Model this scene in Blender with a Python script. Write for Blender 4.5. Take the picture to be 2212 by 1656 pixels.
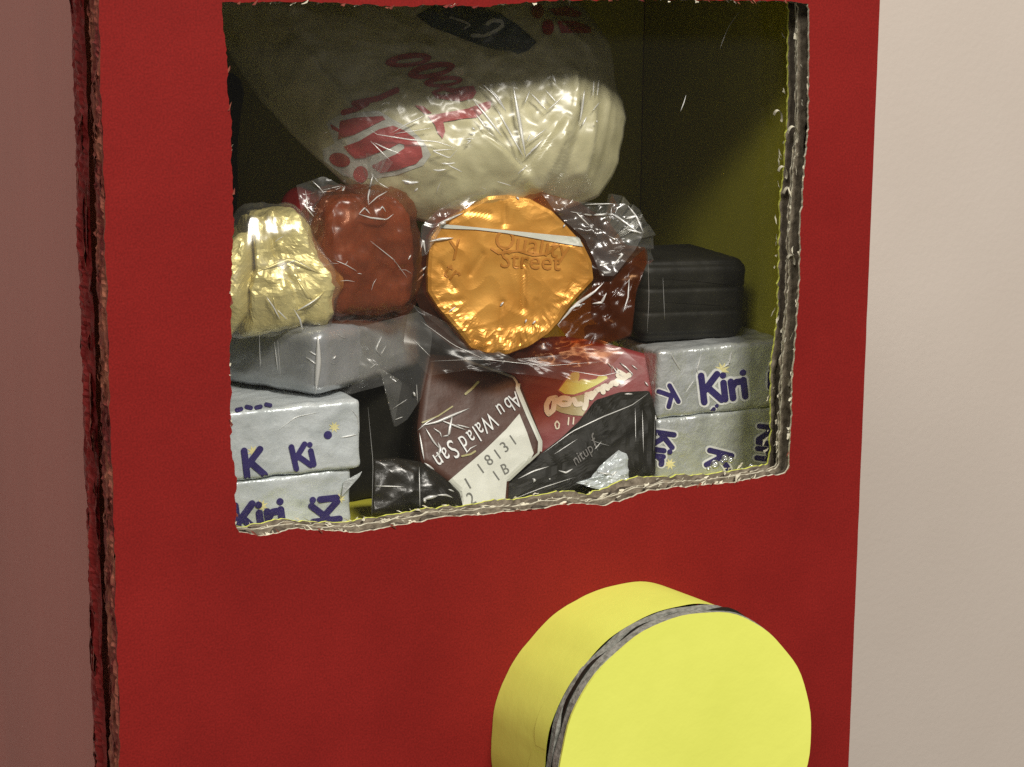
import bpy, bmesh, math, random
from mathutils import Vector, Matrix, Euler, noise
from mathutils.bvhtree import BVHTree
from mathutils.geometry import tessellate_polygon

for o in list(bpy.data.objects):
    bpy.data.objects.remove(o)
random.seed(7)
S = 0.001                                   # everything below is written in millimetres
SC = bpy.context.scene
COL = SC.collection

# ------------------------------------------------------------------ camera
CAM_F, CX, CY = 5000.0, 1106.0, 828.0       # focal length / centre for a 2212 x 1656 picture
YAW, PIT, ROLL = math.radians(28), math.radians(12), math.radians(0.5)
FW = Vector((math.sin(YAW)*math.cos(PIT), math.cos(YAW)*math.cos(PIT), -math.sin(PIT)))
RT = FW.cross(Vector((0, 0, 1))).normalized()
UP = RT.cross(FW)
RT, UP = math.cos(ROLL)*RT + math.sin(ROLL)*UP, -math.sin(ROLL)*RT + math.cos(ROLL)*UP
CAM = FW * -460.0
cd = bpy.data.cameras.new("camera")
cd.sensor_width = 36.0
cd.lens = CAM_F/2212.0*36.0
cd.clip_start, cd.clip_end = 0.02, 20.0
cam = bpy.data.objects.new("camera", cd)
COL.objects.link(cam)
mw = Matrix((RT, UP, -FW)).transposed().to_4x4()
mw.translation = CAM*S
cam.matrix_world = mw
SC.camera = cam

# ------------------------------------------------------------------ light (indoors: ceiling panel, added left fill, dim room)
world = bpy.data.worlds.new("World")
SC.world = world
world.use_nodes = True
bg = world.node_tree.nodes["Background"]
bg.inputs[0].default_value = (1.0, 0.93, 0.84, 1)
bg.inputs[1].default_value = 0.145

def area_light(name, loc, target, sx, sy, power, col):
    d = bpy.data.lights.new(name, 'AREA')
    d.shape = 'RECTANGLE'; d.size = sx; d.size_y = sy
    d.energy = power; d.color = col
    o = bpy.data.objects.new(name, d)
    COL.objects.link(o)
    o.location = loc
    o.rotation_euler = (Vector(target)-Vector(loc)).to_track_quat('-Z', 'Y').to_euler()
    return o
area_light("ceiling_light", (0.04, -1.08, 1.08), (0, 0, 0), 0.50, 0.24, 30.5, (1.0, 0.95, 0.87))
area_light("left_fill_light", (-1.25, -1.35, 1.25), (0, 0, 0), 0.50, 0.30, 13.0, (1.0, 0.95, 0.88))  # added fill from the left, lifts side panel and right inner wall

vs = SC.view_settings
vs.view_transform = 'Standard'; vs.look = 'None'; vs.exposure = 0.0; vs.gamma = 1.0
vs.use_curve_mapping = False
SC.cycles.use_denoising = False
SC.cycles.transparent_max_bounces = 24
SC.cycles.max_bounces = 10
SC.cycles.sample_clamp_indirect = 6.0

# ------------------------------------------------------------------ picture helpers
K = 2212/2518.0
def ray(x, y):
    return (FW + RT*((x-CX)/CAM_F) - UP*((y-CY)/CAM_F)).normalized()
def at(x, y, Y=0.0):
    d = ray(x, y)
    return CAM + d*((Y-CAM.y)/d.y)
def on_plane(x, y, p, n):
    d = ray(x, y)
    return CAM + d*((Vector(p)-CAM).dot(n)/d.dot(n))
def zoomed(s, ox, oy, pts):                  # detail view -> picture
    return [((ox+x/s)*K, (oy+y/s)*K) for x, y in pts]

# ------------------------------------------------------------------ materials
def new_mat(name):
    m = bpy.data.materials.new(name)
    m.use_nodes = True
    nt = m.node_tree
    b = nt.nodes["Principled BSDF"]
    return m, nt, b
def tex_noise(nt, scale, detail=4, rough=.55, stretch=None):
    tc = nt.nodes.new("ShaderNodeTexCoord")
    n = nt.nodes.new("ShaderNodeTexNoise")
    n.inputs["Scale"].default_value = scale
    n.inputs["Detail"].default_value = detail
    n.inputs["Roughness"].default_value = rough
    if stretch:
        mp = nt.nodes.new("ShaderNodeMapping")
        mp.inputs["Scale"].default_value = stretch
        nt.links.new(tc.outputs["Object"], mp.inputs[0]); nt.links.new(mp.outputs[0], n.inputs["Vector"])
    else:
        nt.links.new(tc.outputs["Object"], n.inputs["Vector"])
    return n
def ramp(nt, src, stops):
    r = nt.nodes.new("ShaderNodeValToRGB")
    e = r.color_ramp.elements
    while len(e) < len(stops): e.new(.5)
    for i, (p, c) in enumerate(stops):
        e[i].position = p; e[i].color = (*c, 1)
    nt.links.new(src, r.inputs[0])
    return r
def bump(nt, b, src, strength, dist):
    bp = nt.nodes.new("ShaderNodeBump")
    bp.inputs["Strength"].default_value = strength
    bp.inputs["Distance"].default_value = dist
    nt.links.new(src, bp.inputs["Height"])
    nt.links.new(bp.outputs[0], b.inputs["Normal"])
    return bp
def surface(name, c1, c2, scale, rough=.6, metal=0., bscale=None, bstr=.2, bdist=.0003, lo=.35, hi=.65, stretch=None, spec=.5, coat=0.):
    m, nt, b = new_mat(name)
    n = tex_noise(nt, scale, 5, .6, stretch)
    r = ramp(nt, n.outputs["Fac"], [(lo, c1), (hi, c2)])
    nt.links.new(r.outputs[0], b.inputs["Base Color"])
    b.inputs["Roughness"].default_value = rough
    b.inputs["Metallic"].default_value = metal
    b.inputs["Specular IOR Level"].default_value = spec
    b.inputs["Coat Weight"].default_value = coat
    b.inputs["Coat Roughness"].default_value = .12
    if bscale:
        n2 = tex_noise(nt, bscale, 4, .6, stretch)
        bump(nt, b, n2.outputs["Fac"], bstr, bdist)
    return m
def film(name, tint, body=(.8, .8, .8), haze=.02, ior=1.5, gain=1.4, rough=.1, bscale=0, bstr=.3, bdist=.0002, stretch=None, cap=.22):
    m = bpy.data.materials.new(name); m.use_nodes = True
    nt = m.node_tree; nt.nodes.clear()
    out = nt.nodes.new("ShaderNodeOutputMaterial")
    tr = nt.nodes.new("ShaderNodeBsdfTransparent"); tr.inputs[0].default_value = (*tint, 1)
    df = nt.nodes.new("ShaderNodeBsdfDiffuse"); df.inputs[0].default_value = (*body, 1)
    gl = nt.nodes.new("ShaderNodeBsdfGlossy"); gl.inputs["Roughness"].default_value = rough
    m1 = nt.nodes.new("ShaderNodeMixShader"); m1.inputs[0].default_value = haze
    m2 = nt.nodes.new("ShaderNodeMixShader")
    fr = nt.nodes.new("ShaderNodeFresnel"); fr.inputs[0].default_value = ior
    ml = nt.nodes.new("ShaderNodeMath"); ml.operation = 'MULTIPLY'; ml.inputs[1].default_value = gain
    mn = nt.nodes.new("ShaderNodeMath"); mn.operation = 'MINIMUM'; mn.inputs[1].default_value = cap
    L = nt.links.new
    L(fr.outputs[0], ml.inputs[0]); L(ml.outputs[0], mn.inputs[0]); L(mn.outputs[0], m2.inputs[0])
    L(tr.outputs[0], m1.inputs[1]); L(df.outputs[0], m1.inputs[2])
    L(m1.outputs[0], m2.inputs[1]); L(gl.outputs[0], m2.inputs[2]); L(m2.outputs[0], out.inputs[0])
    if bscale:
        n = tex_noise(nt, bscale, 3, .5, stretch)
        bp = nt.nodes.new("ShaderNodeBump")
        bp.inputs["Strength"].default_value = bstr; bp.inputs["Distance"].default_value = bdist
        L(n.outputs["Fac"], bp.inputs["Height"])
        L(bp.outputs[0], gl.inputs["Normal"]); L(bp.outputs[0], fr.inputs["Normal"])
    return m

MT = {}
def red_card():
    m, nt, b = new_mat('red_painted_card')
    n = tex_noise(nt, 38, 6, .65)
    g = tex_noise(nt, 2600, 2, .5)
    r = ramp(nt, n.outputs["Fac"], [(.32, (.180, .0078, .0063)), (.52, (.202, .0094, .0075)), (.7, (.220, .0110, .0087))])
    r2 = ramp(nt, g.outputs["Fac"], [(.25, (.72, .72, .72)), (.75, (1.2, 1.2, 1.2))])
    mx = nt.nodes.new("ShaderNodeMix"); mx.data_type = 'RGBA'; mx.blend_type = 'MULTIPLY'; mx.inputs[0].default_value = 1
    nt.links.new(r.outputs[0], mx.inputs[6]); nt.links.new(r2.outputs[0], mx.inputs[7])
    nt.links.new(mx.outputs[2], b.inputs["Base Color"])
    b.inputs["Roughness"].default_value = .68
    b.inputs["Specular IOR Level"].default_value = .18
    tc = nt.nodes.new("ShaderNodeTexCoord")
    w = nt.nodes.new("ShaderNodeTexWave"); w.bands_direction = 'X'
    w.inputs["Scale"].default_value = 48; w.inputs["Distortion"].default_value = 1.2; w.inputs["Detail Scale"].default_value = .6
    nt.links.new(tc.outputs["Object"], w.inputs["Vector"])
    n2 = tex_noise(nt, 700, 4, .6)
    ad = nt.nodes.new("ShaderNodeMath"); ad.operation = 'MULTIPLY_ADD'; ad.inputs[1].default_value = .35
    nt.links.new(w.outputs["Fac"], ad.inputs[0]); nt.links.new(n2.outputs["Fac"], ad.inputs[2])
    bump(nt, b, ad.outputs[0], .22, .0003)
    return m
MT['red'] = red_card()
MT['red_side'] = surface('dull_red_card', (.25, .046, .036), (.30, .058, .046), 30, .45, 0, 700, .15, .0002, .3, .7, stretch=(1, 1, .15))
MT['red_edge'] = surface('torn_red_edge', (.12, .009, .007), (.30, .10, .055), 300, .9, 0, 900, .6, .0006, .42, .66, stretch=(1, 1, .35))
MT['red_fold'] = surface('folded_red_edge', (.11, .006, .006), (.20, .014, .012), 150, .6, 0, 500, .5, .0005, .35, .7, stretch=(1, 1, .2), spec=.2)
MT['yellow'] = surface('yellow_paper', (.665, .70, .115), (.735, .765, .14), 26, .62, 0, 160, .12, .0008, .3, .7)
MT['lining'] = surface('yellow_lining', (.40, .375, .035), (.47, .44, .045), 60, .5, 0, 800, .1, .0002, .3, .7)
MT['kraft'] = surface('grey_board_core', (.10, .078, .052), (.28, .235, .17), 500, .9, 0, 1500, .5, .0004, .35, .65)
MT['kraft_dark'] = surface('brown_board_flute', (.07, .055, .04), (.16, .13, .095), 400, .9, 0, 1500, .4, .0003)
MT['pulp'] = surface('pale_torn_paper', (.48, .44, .33), (.72, .68, .54), 600, .9, 0, 1500, .4, .0003)
MT['disc_edge'] = surface('grey_disc_edge', (.13, .13, .11), (.30, .30, .265), 900, .9, 0, 900, .5, .0005, .32, .62)
MT['wall'] = surface('beige_wall_paint', (.575, .505, .445), (.60, .53, .47), 14, .6, 0, 420, .16, .0007, .3, .7)
MT['film'] = film('clear_window_film', (.985, .985, .975), (.75, .75, .72), .005, 1.45, .45, .16, 90, .25, .0004, (1, 1, .25))
MT['clear'] = film('clear_cellophane', (.97, .97, .955), (.85, .85, .82), .045, 1.5, 1.5, .2, 110, .35, .0008)
MT['clear_soft'] = film('soft_clear_cellophane', (.975, .975, .96), (.85, .84, .78), .05, 1.5, .9, .26, 90, .25, .0008)
MT['loose'] = film('thin_loose_film', (.98, .975, .965), (.7, .62, .55), .025, 1.5, .6, .24, 90, .3, .0008)
MT['crease_glint'] = film('cellophane_crease_glint', (.98, .98, .96), (.95, .95, .92), .55, 1.7, 3.0, .32, cap=.6)  # whitish body paints the glints along the folds
MT['amber'] = film('amber_cellophane', (.82, .46, .24), (.15, .042, .016), .16, 1.5, .7, .2, 150, .3, .0006)
MT['redfilm'] = film('brown_red_cellophane', (.86, .62, .50), (.36, .13, .07), .12, 1.5, .9, .24, 120, .5, .0005)
MT['bead'] = film('clear_glue_bead', (.93, .95, .93), (.9, .9, .88), .12, 1.5, 2.2, .05, cap=.7)
MT['cream'] = surface('cream_packet_plastic', (.43, .40, .23), (.54, .50, .305), 70, .48, 0, 200, .35, .0006, .3, .7)
MT['grey_print'] = surface('grey_white_print', (.46, .46, .41), (.50, .50, .45), 200, .4)
MT['red_print'] = surface('dark_red_print', (.30, .028, .03), (.36, .04, .04), 200, .4)
MT['navy_green'] = surface('dark_teal_print', (.045, .062, .062), (.06, .08, .078), 200, .4)
MT['gold_pale'] = surface('pale_gold_foil', (.58, .49, .19), (.72, .63, .28), 120, .36, .35, 240, .2, .0005)
MT['gold'] = surface('orange_gold_foil', (.60, .265, .04), (.72, .36, .07), 110, .33, .45, 130, .2, .0006)
MT['gold_print'] = surface('brown_orange_print', (.42, .165, .02), (.47, .19, .024), 300, .4, .3)
MT['amber_body'] = surface('dark_amber_candy', (.15, .055, .028), (.29, .115, .058), 120, .42, 0, 200, .4, .0006, coat=.2)
_b = MT['amber_body'].node_tree.nodes['Principled BSDF']
_b.inputs['Subsurface Weight'].default_value = .35
_b.inputs['Subsurface Radius'].default_value = (1, .35, .12)
_b.inputs['Subsurface Scale'].default_value = .006
MT['white_foil'] = surface('white_silver_foil', (.57, .62, .64), (.71, .755, .775), 150, .3, .3, 200, .8, .0006)
MT['silver'] = surface('silver_foil', (.58, .615, .62), (.76, .79, .795), 130, .28, .55, 170, 1.0, .0009)
MT['dull_silver'] = surface('grey_foil', (.36, .375, .385), (.48, .49, .50), 110, .3, .55, 160, .5, .0006)
MT['navy'] = surface('navy_print', (.030, .022, .115), (.038, .028, .135), 300, .45)
MT['white_print'] = surface('white_print', (.66, .67, .66), (.72, .73, .72), 300, .45)
MT['sun_print'] = surface('pale_yellow_print', (.72, .66, .33), (.76, .70, .36), 300, .45)
MT['brown'] = surface('brown_packet_plastic', (.065, .030, .021), (.09, .042, .030), 120, .4, 0, 320, .15, .0006, spec=.22)
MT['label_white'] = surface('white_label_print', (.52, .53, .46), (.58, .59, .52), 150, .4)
MT['ink'] = surface('grey_ink', (.10, .10, .09), (.15, .15, .13), 600, .6)
MT['red_packet'] = surface('red_packet_plastic', (.20, .030, .030), (.25, .042, .042), 100, .4, 0, 260, .15, .0006, spec=.22)
MT['lemon_print'] = surface('lime_yellow_print', (.62, .66, .09), (.68, .72, .12), 200, .4)
MT['olive_print'] = surface('olive_print', (.30, .27, .09), (.36, .32, .12), 200, .4)
MT['cream_print'] = surface('cream_print', (.66, .62, .48), (.72, .68, .54), 200, .4)
MT['faint_print'] = surface('dim_grey_print', (.10, .095, .085), (.14, .13, .12), 200, .5)  # faint grey for low-contrast lettering
MT['shade_brown'] = surface('shade_brown_packet', (.025, .022, .014), (.045, .04, .026), 60, .6, 0, 200, .3, .0006, spec=.2)  # dark olive brown matched to the shaded back of the box
MT['black'] = surface('black_packet_plastic', (.010, .0095, .007), (.02, .018, .014), 120, .26, 0, 200, .25, .0008)
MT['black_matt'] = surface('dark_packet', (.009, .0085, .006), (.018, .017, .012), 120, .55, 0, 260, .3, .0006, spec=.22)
MT['dark_red'] = surface('dark_red_candy', (.17, .012, .012), (.22, .02, .018), 200, .35)

# ------------------------------------------------------------------ object helpers
BASE = {}
def tag(o, label=None, cat=None, group=None, kind=None):
    if label: o['label'] = label
    if cat: o['category'] = cat
    if group: o['group'] = group
    if kind: o['kind'] = kind
def thing(name, base, label, cat, group=None):
    o = bpy.data.objects.new(name, None)
    o.empty_display_size = .01
    COL.objects.link(o)
    o.location = Vector(base)*S
    tag(o, label, cat, group)
    BASE[o.name] = Vector(base)
    return o
def mesh(name, vf, mat, parent=None, smooth=False, midx=None, kind=None):
    verts, faces = vf
    b = BASE[parent.name] if parent else Vector((0, 0, 0))
    me = bpy.data.meshes.new(name)
    me.from_pydata([(Vector(v)-b)*S for v in verts], [], faces)
    for m in (mat if isinstance(mat, (list, tuple)) else [mat]):
        me.materials.append(MT[m])
    if midx:
        for p, i in zip(me.polygons, midx): p.material_index = i
    if mat in ('clear', 'amber', 'redfilm', 'clear_soft') and name != 'twist': smooth = True
    for p in me.polygons: p.use_smooth = smooth
    me.update()
    o = bpy.data.objects.new(name, me)
    COL.objects.link(o)
    if parent: o.parent = parent
    if kind: o['kind'] = kind
    BASE[o.name] = b
    return o
def join(parts):
    V, Fc = [], []
    for v, f in parts:
        n = len(V); V += list(v); Fc += [tuple(i+n for i in q) for q in f]
    return V, Fc
def bvh(*vfs):
    v, f = join(vfs)
    return BVHTree.FromPolygons([Vector(p) for p in v], f)

def crum(p, f, seed=0):                     # ridged noise: sharp folds
    q = Vector(p)*f + Vector((seed*7.3, seed*3.1, seed*5.7))
    a = 1-2.4*abs(noise.noise(q))
    b = 1-2.4*abs(noise.noise(q*2.3+Vector((9, 4, 2))))
    return a*.65+b*.35
def jit(t, f, seed):
    return noise.noise(Vector((t*f, seed*11.7, seed*3.3)))

def box(x0, x1, y0, y1, z0, z1):
    v = [(x, y, z) for x in (x0, x1) for y in (y0, y1) for z in (z0, z1)]
    f = [(0, 1, 3, 2), (4, 6, 7, 5), (0, 4, 5, 1), (2, 3, 7, 6), (0, 2, 6, 4), (1, 5, 7, 3)]
    return v, f

def soft_box(c, size, rot=(0, 0, 0), seg=18, r=1.5, amp=.25, freq=.2, seed=0, shape=None):
    half = Vector(size)/2
    idx, V, Fc = {}, [], []
    R = Euler([math.radians(a) for a in rot]).to_matrix()
    def vid(k):
        if k in idx: return idx[k]
        p = Vector((half[i]*(2*k[i]/seg-1) for i in range(3)))
        inner = Vector((max(-half[i]+r, min(half[i]-r, p[i])) for i in range(3)))
        n = (p-inner)
        if n.length > 1e-6:
            n = n.normalized(); q = inner+n*r
        else:
            q = p
        if shape: q = shape(q, half)
        if amp:
            q = q + (n if n.length else Vector((0, 0, 0)))*amp*crum(q, freq, seed)
        V.append(R@q+Vector(c)); idx[k] = len(V)-1
        return idx[k]
    for ax in range(3):
        a, b = (ax+1) % 3, (ax+2) % 3
        for side in (0, seg):
            for i in range(seg):
                for j in range(seg):
                    qs = []
                    for (u, w) in ((i, j), (i+1, j), (i+1, j+1), (i, j+1)):
                        k = [0, 0, 0]; k[ax] = side; k[a] = u; k[b] = w
                        qs.append(vid(tuple(k)))
                    Fc.append(tuple(qs if side else reversed(qs)))
    return V, Fc

def resample(pts, n, closed=True):
    P = [Vector(p) for p in pts]
    if closed: P = P+[P[0]]
    L = [0]
    for i in range(len(P)-1): L.append(L[-1]+(P[i+1]-P[i]).length)
    out, j = [], 0
    m = n if closed else n-1
    for i in range(n):
        t = L[-1]*i/m
        while j < len(L)-2 and L[j+1] < t: j += 1
        s = (t-L[j])/max(1e-9, L[j+1]-L[j])
        out.append(P[j].lerp(P[j+1], s))
    return out

def solid(outline, p0, nrm, profile, n=96, amp=.2, freq=.2, seed=0, centre=None, closed=True, extra=None):
    """body over a traced outline lying in a real plane: profile = rings (share of outline, depth behind plane)"""
    nrm = Vector(nrm).normalized()
    pts = [on_plane(p.x, p.y, p0, nrm) for p in resample([Vector((a, b)) for a, b in outline], n)]
    c = on_plane(*centre, p0, nrm) if centre else sum(pts, Vector())/len(pts)
    V, Fc = [], []
    for (r, off) in profile:
        for i, p in enumerate(pts):
            q = c+(p-c)*r-nrm*off
            d = amp*crum(q, freq, seed)
            q = q+nrm*d
            if extra: q = extra(q, r, i/n, nrm)
            V.append(q)
    for k in range(len(profile)-1):
        for i in range(n):
            j = (i+1) % n
            Fc.append((k*n+i, k*n+j, (k+1)*n+j, (k+1)*n+i))
    def cap(k, flip):
        m = len(V); r0 = sum((V[k*n+i] for i in range(n)), Vector())/n
        V.append(r0)
        for i in range(n):
            j = (i+1) % n
            Fc.append((m, k*n+j, k*n+i) if flip else (m, k*n+i, k*n+j))
    cap(0, True)
    if closed: cap(len(profile)-1, False)
    return V, Fc
def pillow(bulge, thick, k=12):
    pr = [(max(.03, i/k), -bulge*(1-(i/k)**2.6)) for i in range(k+1)]
    pr += [(1.0-(.97*i/6), thick*(1-(1-i/6)**2.6)) for i in range(1, 7)]
    return pr
FLAT = [(max(.03, i/12), 0) for i in range(13)]

# print: filled shapes / strokes drawn on a real surface
def stroke2d(pts, w, n=None, taper=False):
    P = [Vector(p) for p in pts]
    tot = sum((P[i+1]-P[i]).length for i in range(len(P)-1))
    n = n or max(4, int(tot/6))
    P = resample(P, n, False)
    V, Fc = [], []
    for i, p in enumerate(P):
        t = (P[min(i+1, n-1)]-P[max(i-1, 0)])
        t = t.normalized() if t.length else Vector((1, 0))
        s = Vector((-t.y, t.x))*w/2
        if taper: s *= max(.12, math.sin(math.pi*(i+.3)/(n-.4)))
        V += [p+s, p, p-s]
    for i in range(n-1):
        a = i*3; b = a+3
        Fc += [(a, b, b+1, a+1), (a+1, b+1, b+2, a+2)]
    if not taper:
        for e, sg in ((0, -1), (n-1, 1)):
            t = (P[1]-P[0] if e == 0 else P[n-1]-P[n-2])
            t = t.normalized()*sg if t.length else Vector((1, 0))
            m = len(V); V.append(P[e])
            for k in range(9):
                a = -math.pi/2+math.pi*k/8
                V.append(P[e]+(t*math.cos(a)+Vector((-t.y, t.x))*math.sin(a))*w/2)
            for k in range(8): Fc.append((m, m+1+k, m+2+k))
    return V, Fc
def fill2d(loops, step=14):
    loops3 = [[Vector((p[0], p[1], 0)) for p in lp] for lp in loops]
    tris = tessellate_polygon(loops3)
    flat = [v for lp in loops3 for v in lp]
    bm = bmesh.new()
    vs_ = [bm.verts.new(v) for v in flat]
    for t in tris:
        try: bm.faces.new([vs_[i] for i in t])
        except ValueError: pass
    for _ in range(6):
        es = [e for e in bm.edges if e.calc_length() > step]
        if not es: break
        bmesh.ops.subdivide_edges(bm, edges=es, cuts=1)
        bmesh.ops.triangulate(bm, faces=bm.faces[:])
    bm.verts.index_update()
    V = [Vector((v.co.x, v.co.y)) for v in bm.verts]
    Fc = [tuple(v.index for v in f.verts) for f in bm.faces]
    bm.free()
    return V, Fc
def blob2d(x, y, rx, ry=None, a=0, n=18):
    ry = ry or rx
    ca, sa = math.cos(a), math.sin(a)
    return [(x+rx*math.cos(t)*ca-ry*math.sin(t)*sa, y+rx*math.cos(t)*sa+ry*math.sin(t)*ca)
            for t in [2*math.pi*i/n for i in range(n)]]
def text2d(txt, x, y, size, ang, sx=1.0, shear=0.):
    cu = bpy.data.curves.new("lettering", 'FONT')
    cu.body = txt; cu.size = 1.0; cu.shear = shear; cu.resolution_u = 3
    o = bpy.data.objects.new("lettering", cu)
    COL.objects.link(o)
    dg = bpy.context.evaluated_depsgraph_get()
    me = o.evaluated_get(dg).to_mesh()
    a = math.radians(ang); ca, sa = math.cos(a), math.sin(a)
    V = []
    for v in me.vertices:
        px, py = v.co.x*size*sx, v.co.y*size
        V.append(Vector((x+px*ca-py*sa, y-(px*sa+py*ca))))
    Fc = [tuple(p.vertices) for p in me.polygons]
    o.evaluated_get(dg).to_mesh_clear()
    bpy.data.objects.remove(o); bpy.data.curves.remove(cu)
    return V, Fc
def lay(flat, tree, lift=.12):
    """drop a flat drawing onto the real surface it is printed on"""
    V, ok = [], []
    for p in flat[0]:
        d = ray(p.x, p.y)
        loc, nrm, i, dist = tree.ray_cast(CAM, d)
        if loc is None:
            V.append(Vector((0, 0, 0))); ok.append(False); continue
        if nrm.dot(d) > 0: nrm = -nrm
        V.append(loc+(nrm*.5-d*.5).normalized()*lift); ok.append(True)
    Fc = [f for f in flat[1] if all(ok[i] for i in f)]
    keep = sorted({i for f in Fc for i in f}); mp = {k: i for i, k in enumerate(keep)}
    out = []
    for f in Fc:
        a, b, c = V[f[0]], V[f[1]], V[f[2]]
        if (b-a).cross(c-a).dot((a-CAM)) > 0: f = tuple(reversed(f))
        if max((V[f[i]]-V[f[i-1]]).length for i in range(len(f))) < 9: out.append(f)
    return [V[k] for k in keep], [tuple(mp[i] for i in f) for f in out]
def printed(name, flats, tree, mat, parent, lift=.12):
    vf = join([lay(f, tree, lift) for f in flats])
    if not vf[1]: return None
    return mesh(name, vf, mat, parent)

def tube(pts, r, sides=6, taper=True):
    V, Fc = [], []
    n = len(pts)
    for i, p in enumerate(pts):
        t = (pts[min(i+1, n-1)]-pts[max(i-1, 0)]).normalized()
        a = t.orthogonal().normalized(); b = t.cross(a)
        rr = r*(max(.15, math.sin(math.pi*(i+.35)/(n-.3))) if taper else 1)
        for k in range(sides):
            w = 2*math.pi*k/sides
            V.append(p+(a*math.cos(w)+b*math.sin(w))*rr)
    for i in range(n-1):
        for k in range(sides):
            k2 = (k+1) % sides
            Fc.append((i*sides+k, i*sides+k2, (i+1)*sides+k2, (i+1)*sides+k))
    Fc.append(tuple(reversed(range(sides)))); Fc.append(tuple((n-1)*sides+k for k in range(sides)))
    return V, Fc
def creases(name, lines, tree, parent, r=.2, lift=.25, mat='crease_glint'):  # traced tubes; the default whitish material paints fold glints in
    parts = []
    for ln in lines:
        w = r
        if isinstance(ln[0], (int, float)): w = ln[0]; ln = ln[1:]
        w = w*1.25 if w > .11 else w
        P = resample([Vector(p) for p in ln], max(5, len(ln)*4), False)
        pts = []
        for p in P:
            d = ray(p.x, p.y)
            loc, nrm, i, dist = tree.ray_cast(CAM, d)
            if loc: pts.append(loc-d*lift)
        if len(pts) > 3: parts.append(tube(pts, w))
    if parts:
        return mesh(name, join(parts), mat, parent, smooth=True, kind='stuff')
def random_creases(cx, cy, rx, ry, n, seed, lmin=12, lmax=60, w=(.07, .16)):
    rnd = random.Random(seed); out = []
    for _ in range(n):
        a = rnd.uniform(0, 6.28); r = math.sqrt(rnd.random())
        x, y = cx+rx*r*math.cos(a), cy+ry*r*math.sin(a)
        l = rnd.uniform(lmin, lmax); t = rnd.uniform(0, 3.14); b = rnd.uniform(-.3, .3)
        dx, dy = math.cos(t)*l/2, math.sin(t)*l/2
        if rnd.random() < .88: continue
        out.append([rnd.uniform(w[0]*.7, w[1]*.75), (x-dx, y-dy), (x+dy*b, y-dx*b), (x+dx, y+dy)])
    return out
def fan(apex, direction, length, spread, pleats, seed, side=None, curl=.25):
    """twisted end of a sweet wrapper: pleats fanning out from a knot"""
    rnd = random.Random(seed)
    d = Vector(direction).normalized()
    a = (Vector(side) if side else d.orthogonal()).normalized()
    a = (a-d*a.dot(d)).normalized(); b = d.cross(a)
    rows, n = 6, pleats*2
    V, Fc = [], []
    for k in range(rows):
        s = k/(rows-1)
        for i in range(n+1):
            u = i/n*2-1
            w = math.sin(u*spread)*length*s+u*.9
            l = math.cos(u*spread)*length*s*(1+.12*jit(i, .7, seed)*s)
            z = ((-1)**i)*(.35+.9*s)*(.6+.8*rnd.random())+curl*length*s*s*jit(i, .35, seed+3)
            V.append(Vector(apex)+d*l+a*w+b*z)
    for k in range(rows-1):
        for i in range(n):
            q = k*(n+1)+i
            Fc.append((q, q+1, q+n+2, q+n+1))
    return V, Fc

# stroke letters of the cheese portions (unit box, y up)
GL = {'K': [[(0.02, 1), (.0, 0)], [(.62, .98), (.06, .42)], [(.22, .52), (.66, 0)]],
      'i': [[(0.02, .62), (0, 0)]], 'r': [[(0, .62), (.0, 0)], [(.0, .38), (.16, .58), (.36, .58)]]}
DOT = {'i': (.04, .90)}
ADV = {'K': .80, 'i': .30, 'r': .46}
def cheese_word(txt, x, y, size, ang, w=.25):
    a = math.radians(ang); ca, sa = math.cos(a), math.sin(a)
    def tr(px, py): return Vector((x+(px*ca-py*sa)*size, y-(px*sa+py*ca)*size))
    out, u = [], 0
    size *= 1.1
    for ch in txt:
        for st in GL[ch]:
            out.append(stroke2d([tr(u+p[0], p[1]) for p in st], w*size, 7))
        if ch in DOT:
            p = tr(u+DOT[ch][0], DOT[ch][1])
            out.append(fill2d([blob2d(p.x, p.y, .125*size)], 40))
        u += ADV[ch]
    return out
def cheese_print(words, tree, parent, halo=False):
    if halo:
        printed('lettering_outline', sum((cheese_word(t, x, y, s, a, .42) for t, x, y, s, a in words), []), tree, 'white_print', parent, .10)
    printed('brand_lettering', sum((cheese_word(t, x, y, s, a) for t, x, y, s, a in words), []), tree, 'navy', parent, .20)

# ================================================================== SETTING
wall = mesh('wall', ([(-1500, 260, -900), (1500, 260, -900), (1500, 260, 1500), (-1500, 260, 1500),
                      (-1500, 300, -900), (1500, 300, -900), (1500, 300, 1500), (-1500, 300, 1500)],
                     [(0, 1, 2, 3), (5, 4, 7, 6), (0, 4, 5, 1), (3, 2, 6, 7), (1, 5, 6, 2), (4, 0, 3, 7)]), 'wall')
tag(wall, kind='structure')

# ================================================================== DISPENSER
XL, XR, ZB, ZT, FLOOR = -82.8, 86.4, -150.0, 104.0, -31.5
DEPTH = 92.0
disp = thing('cardboard_dispenser', (0, 40, ZB), 'red handmade cardboard sweet dispenser with a cut window and a yellow knob', 'dispenser')

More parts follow.
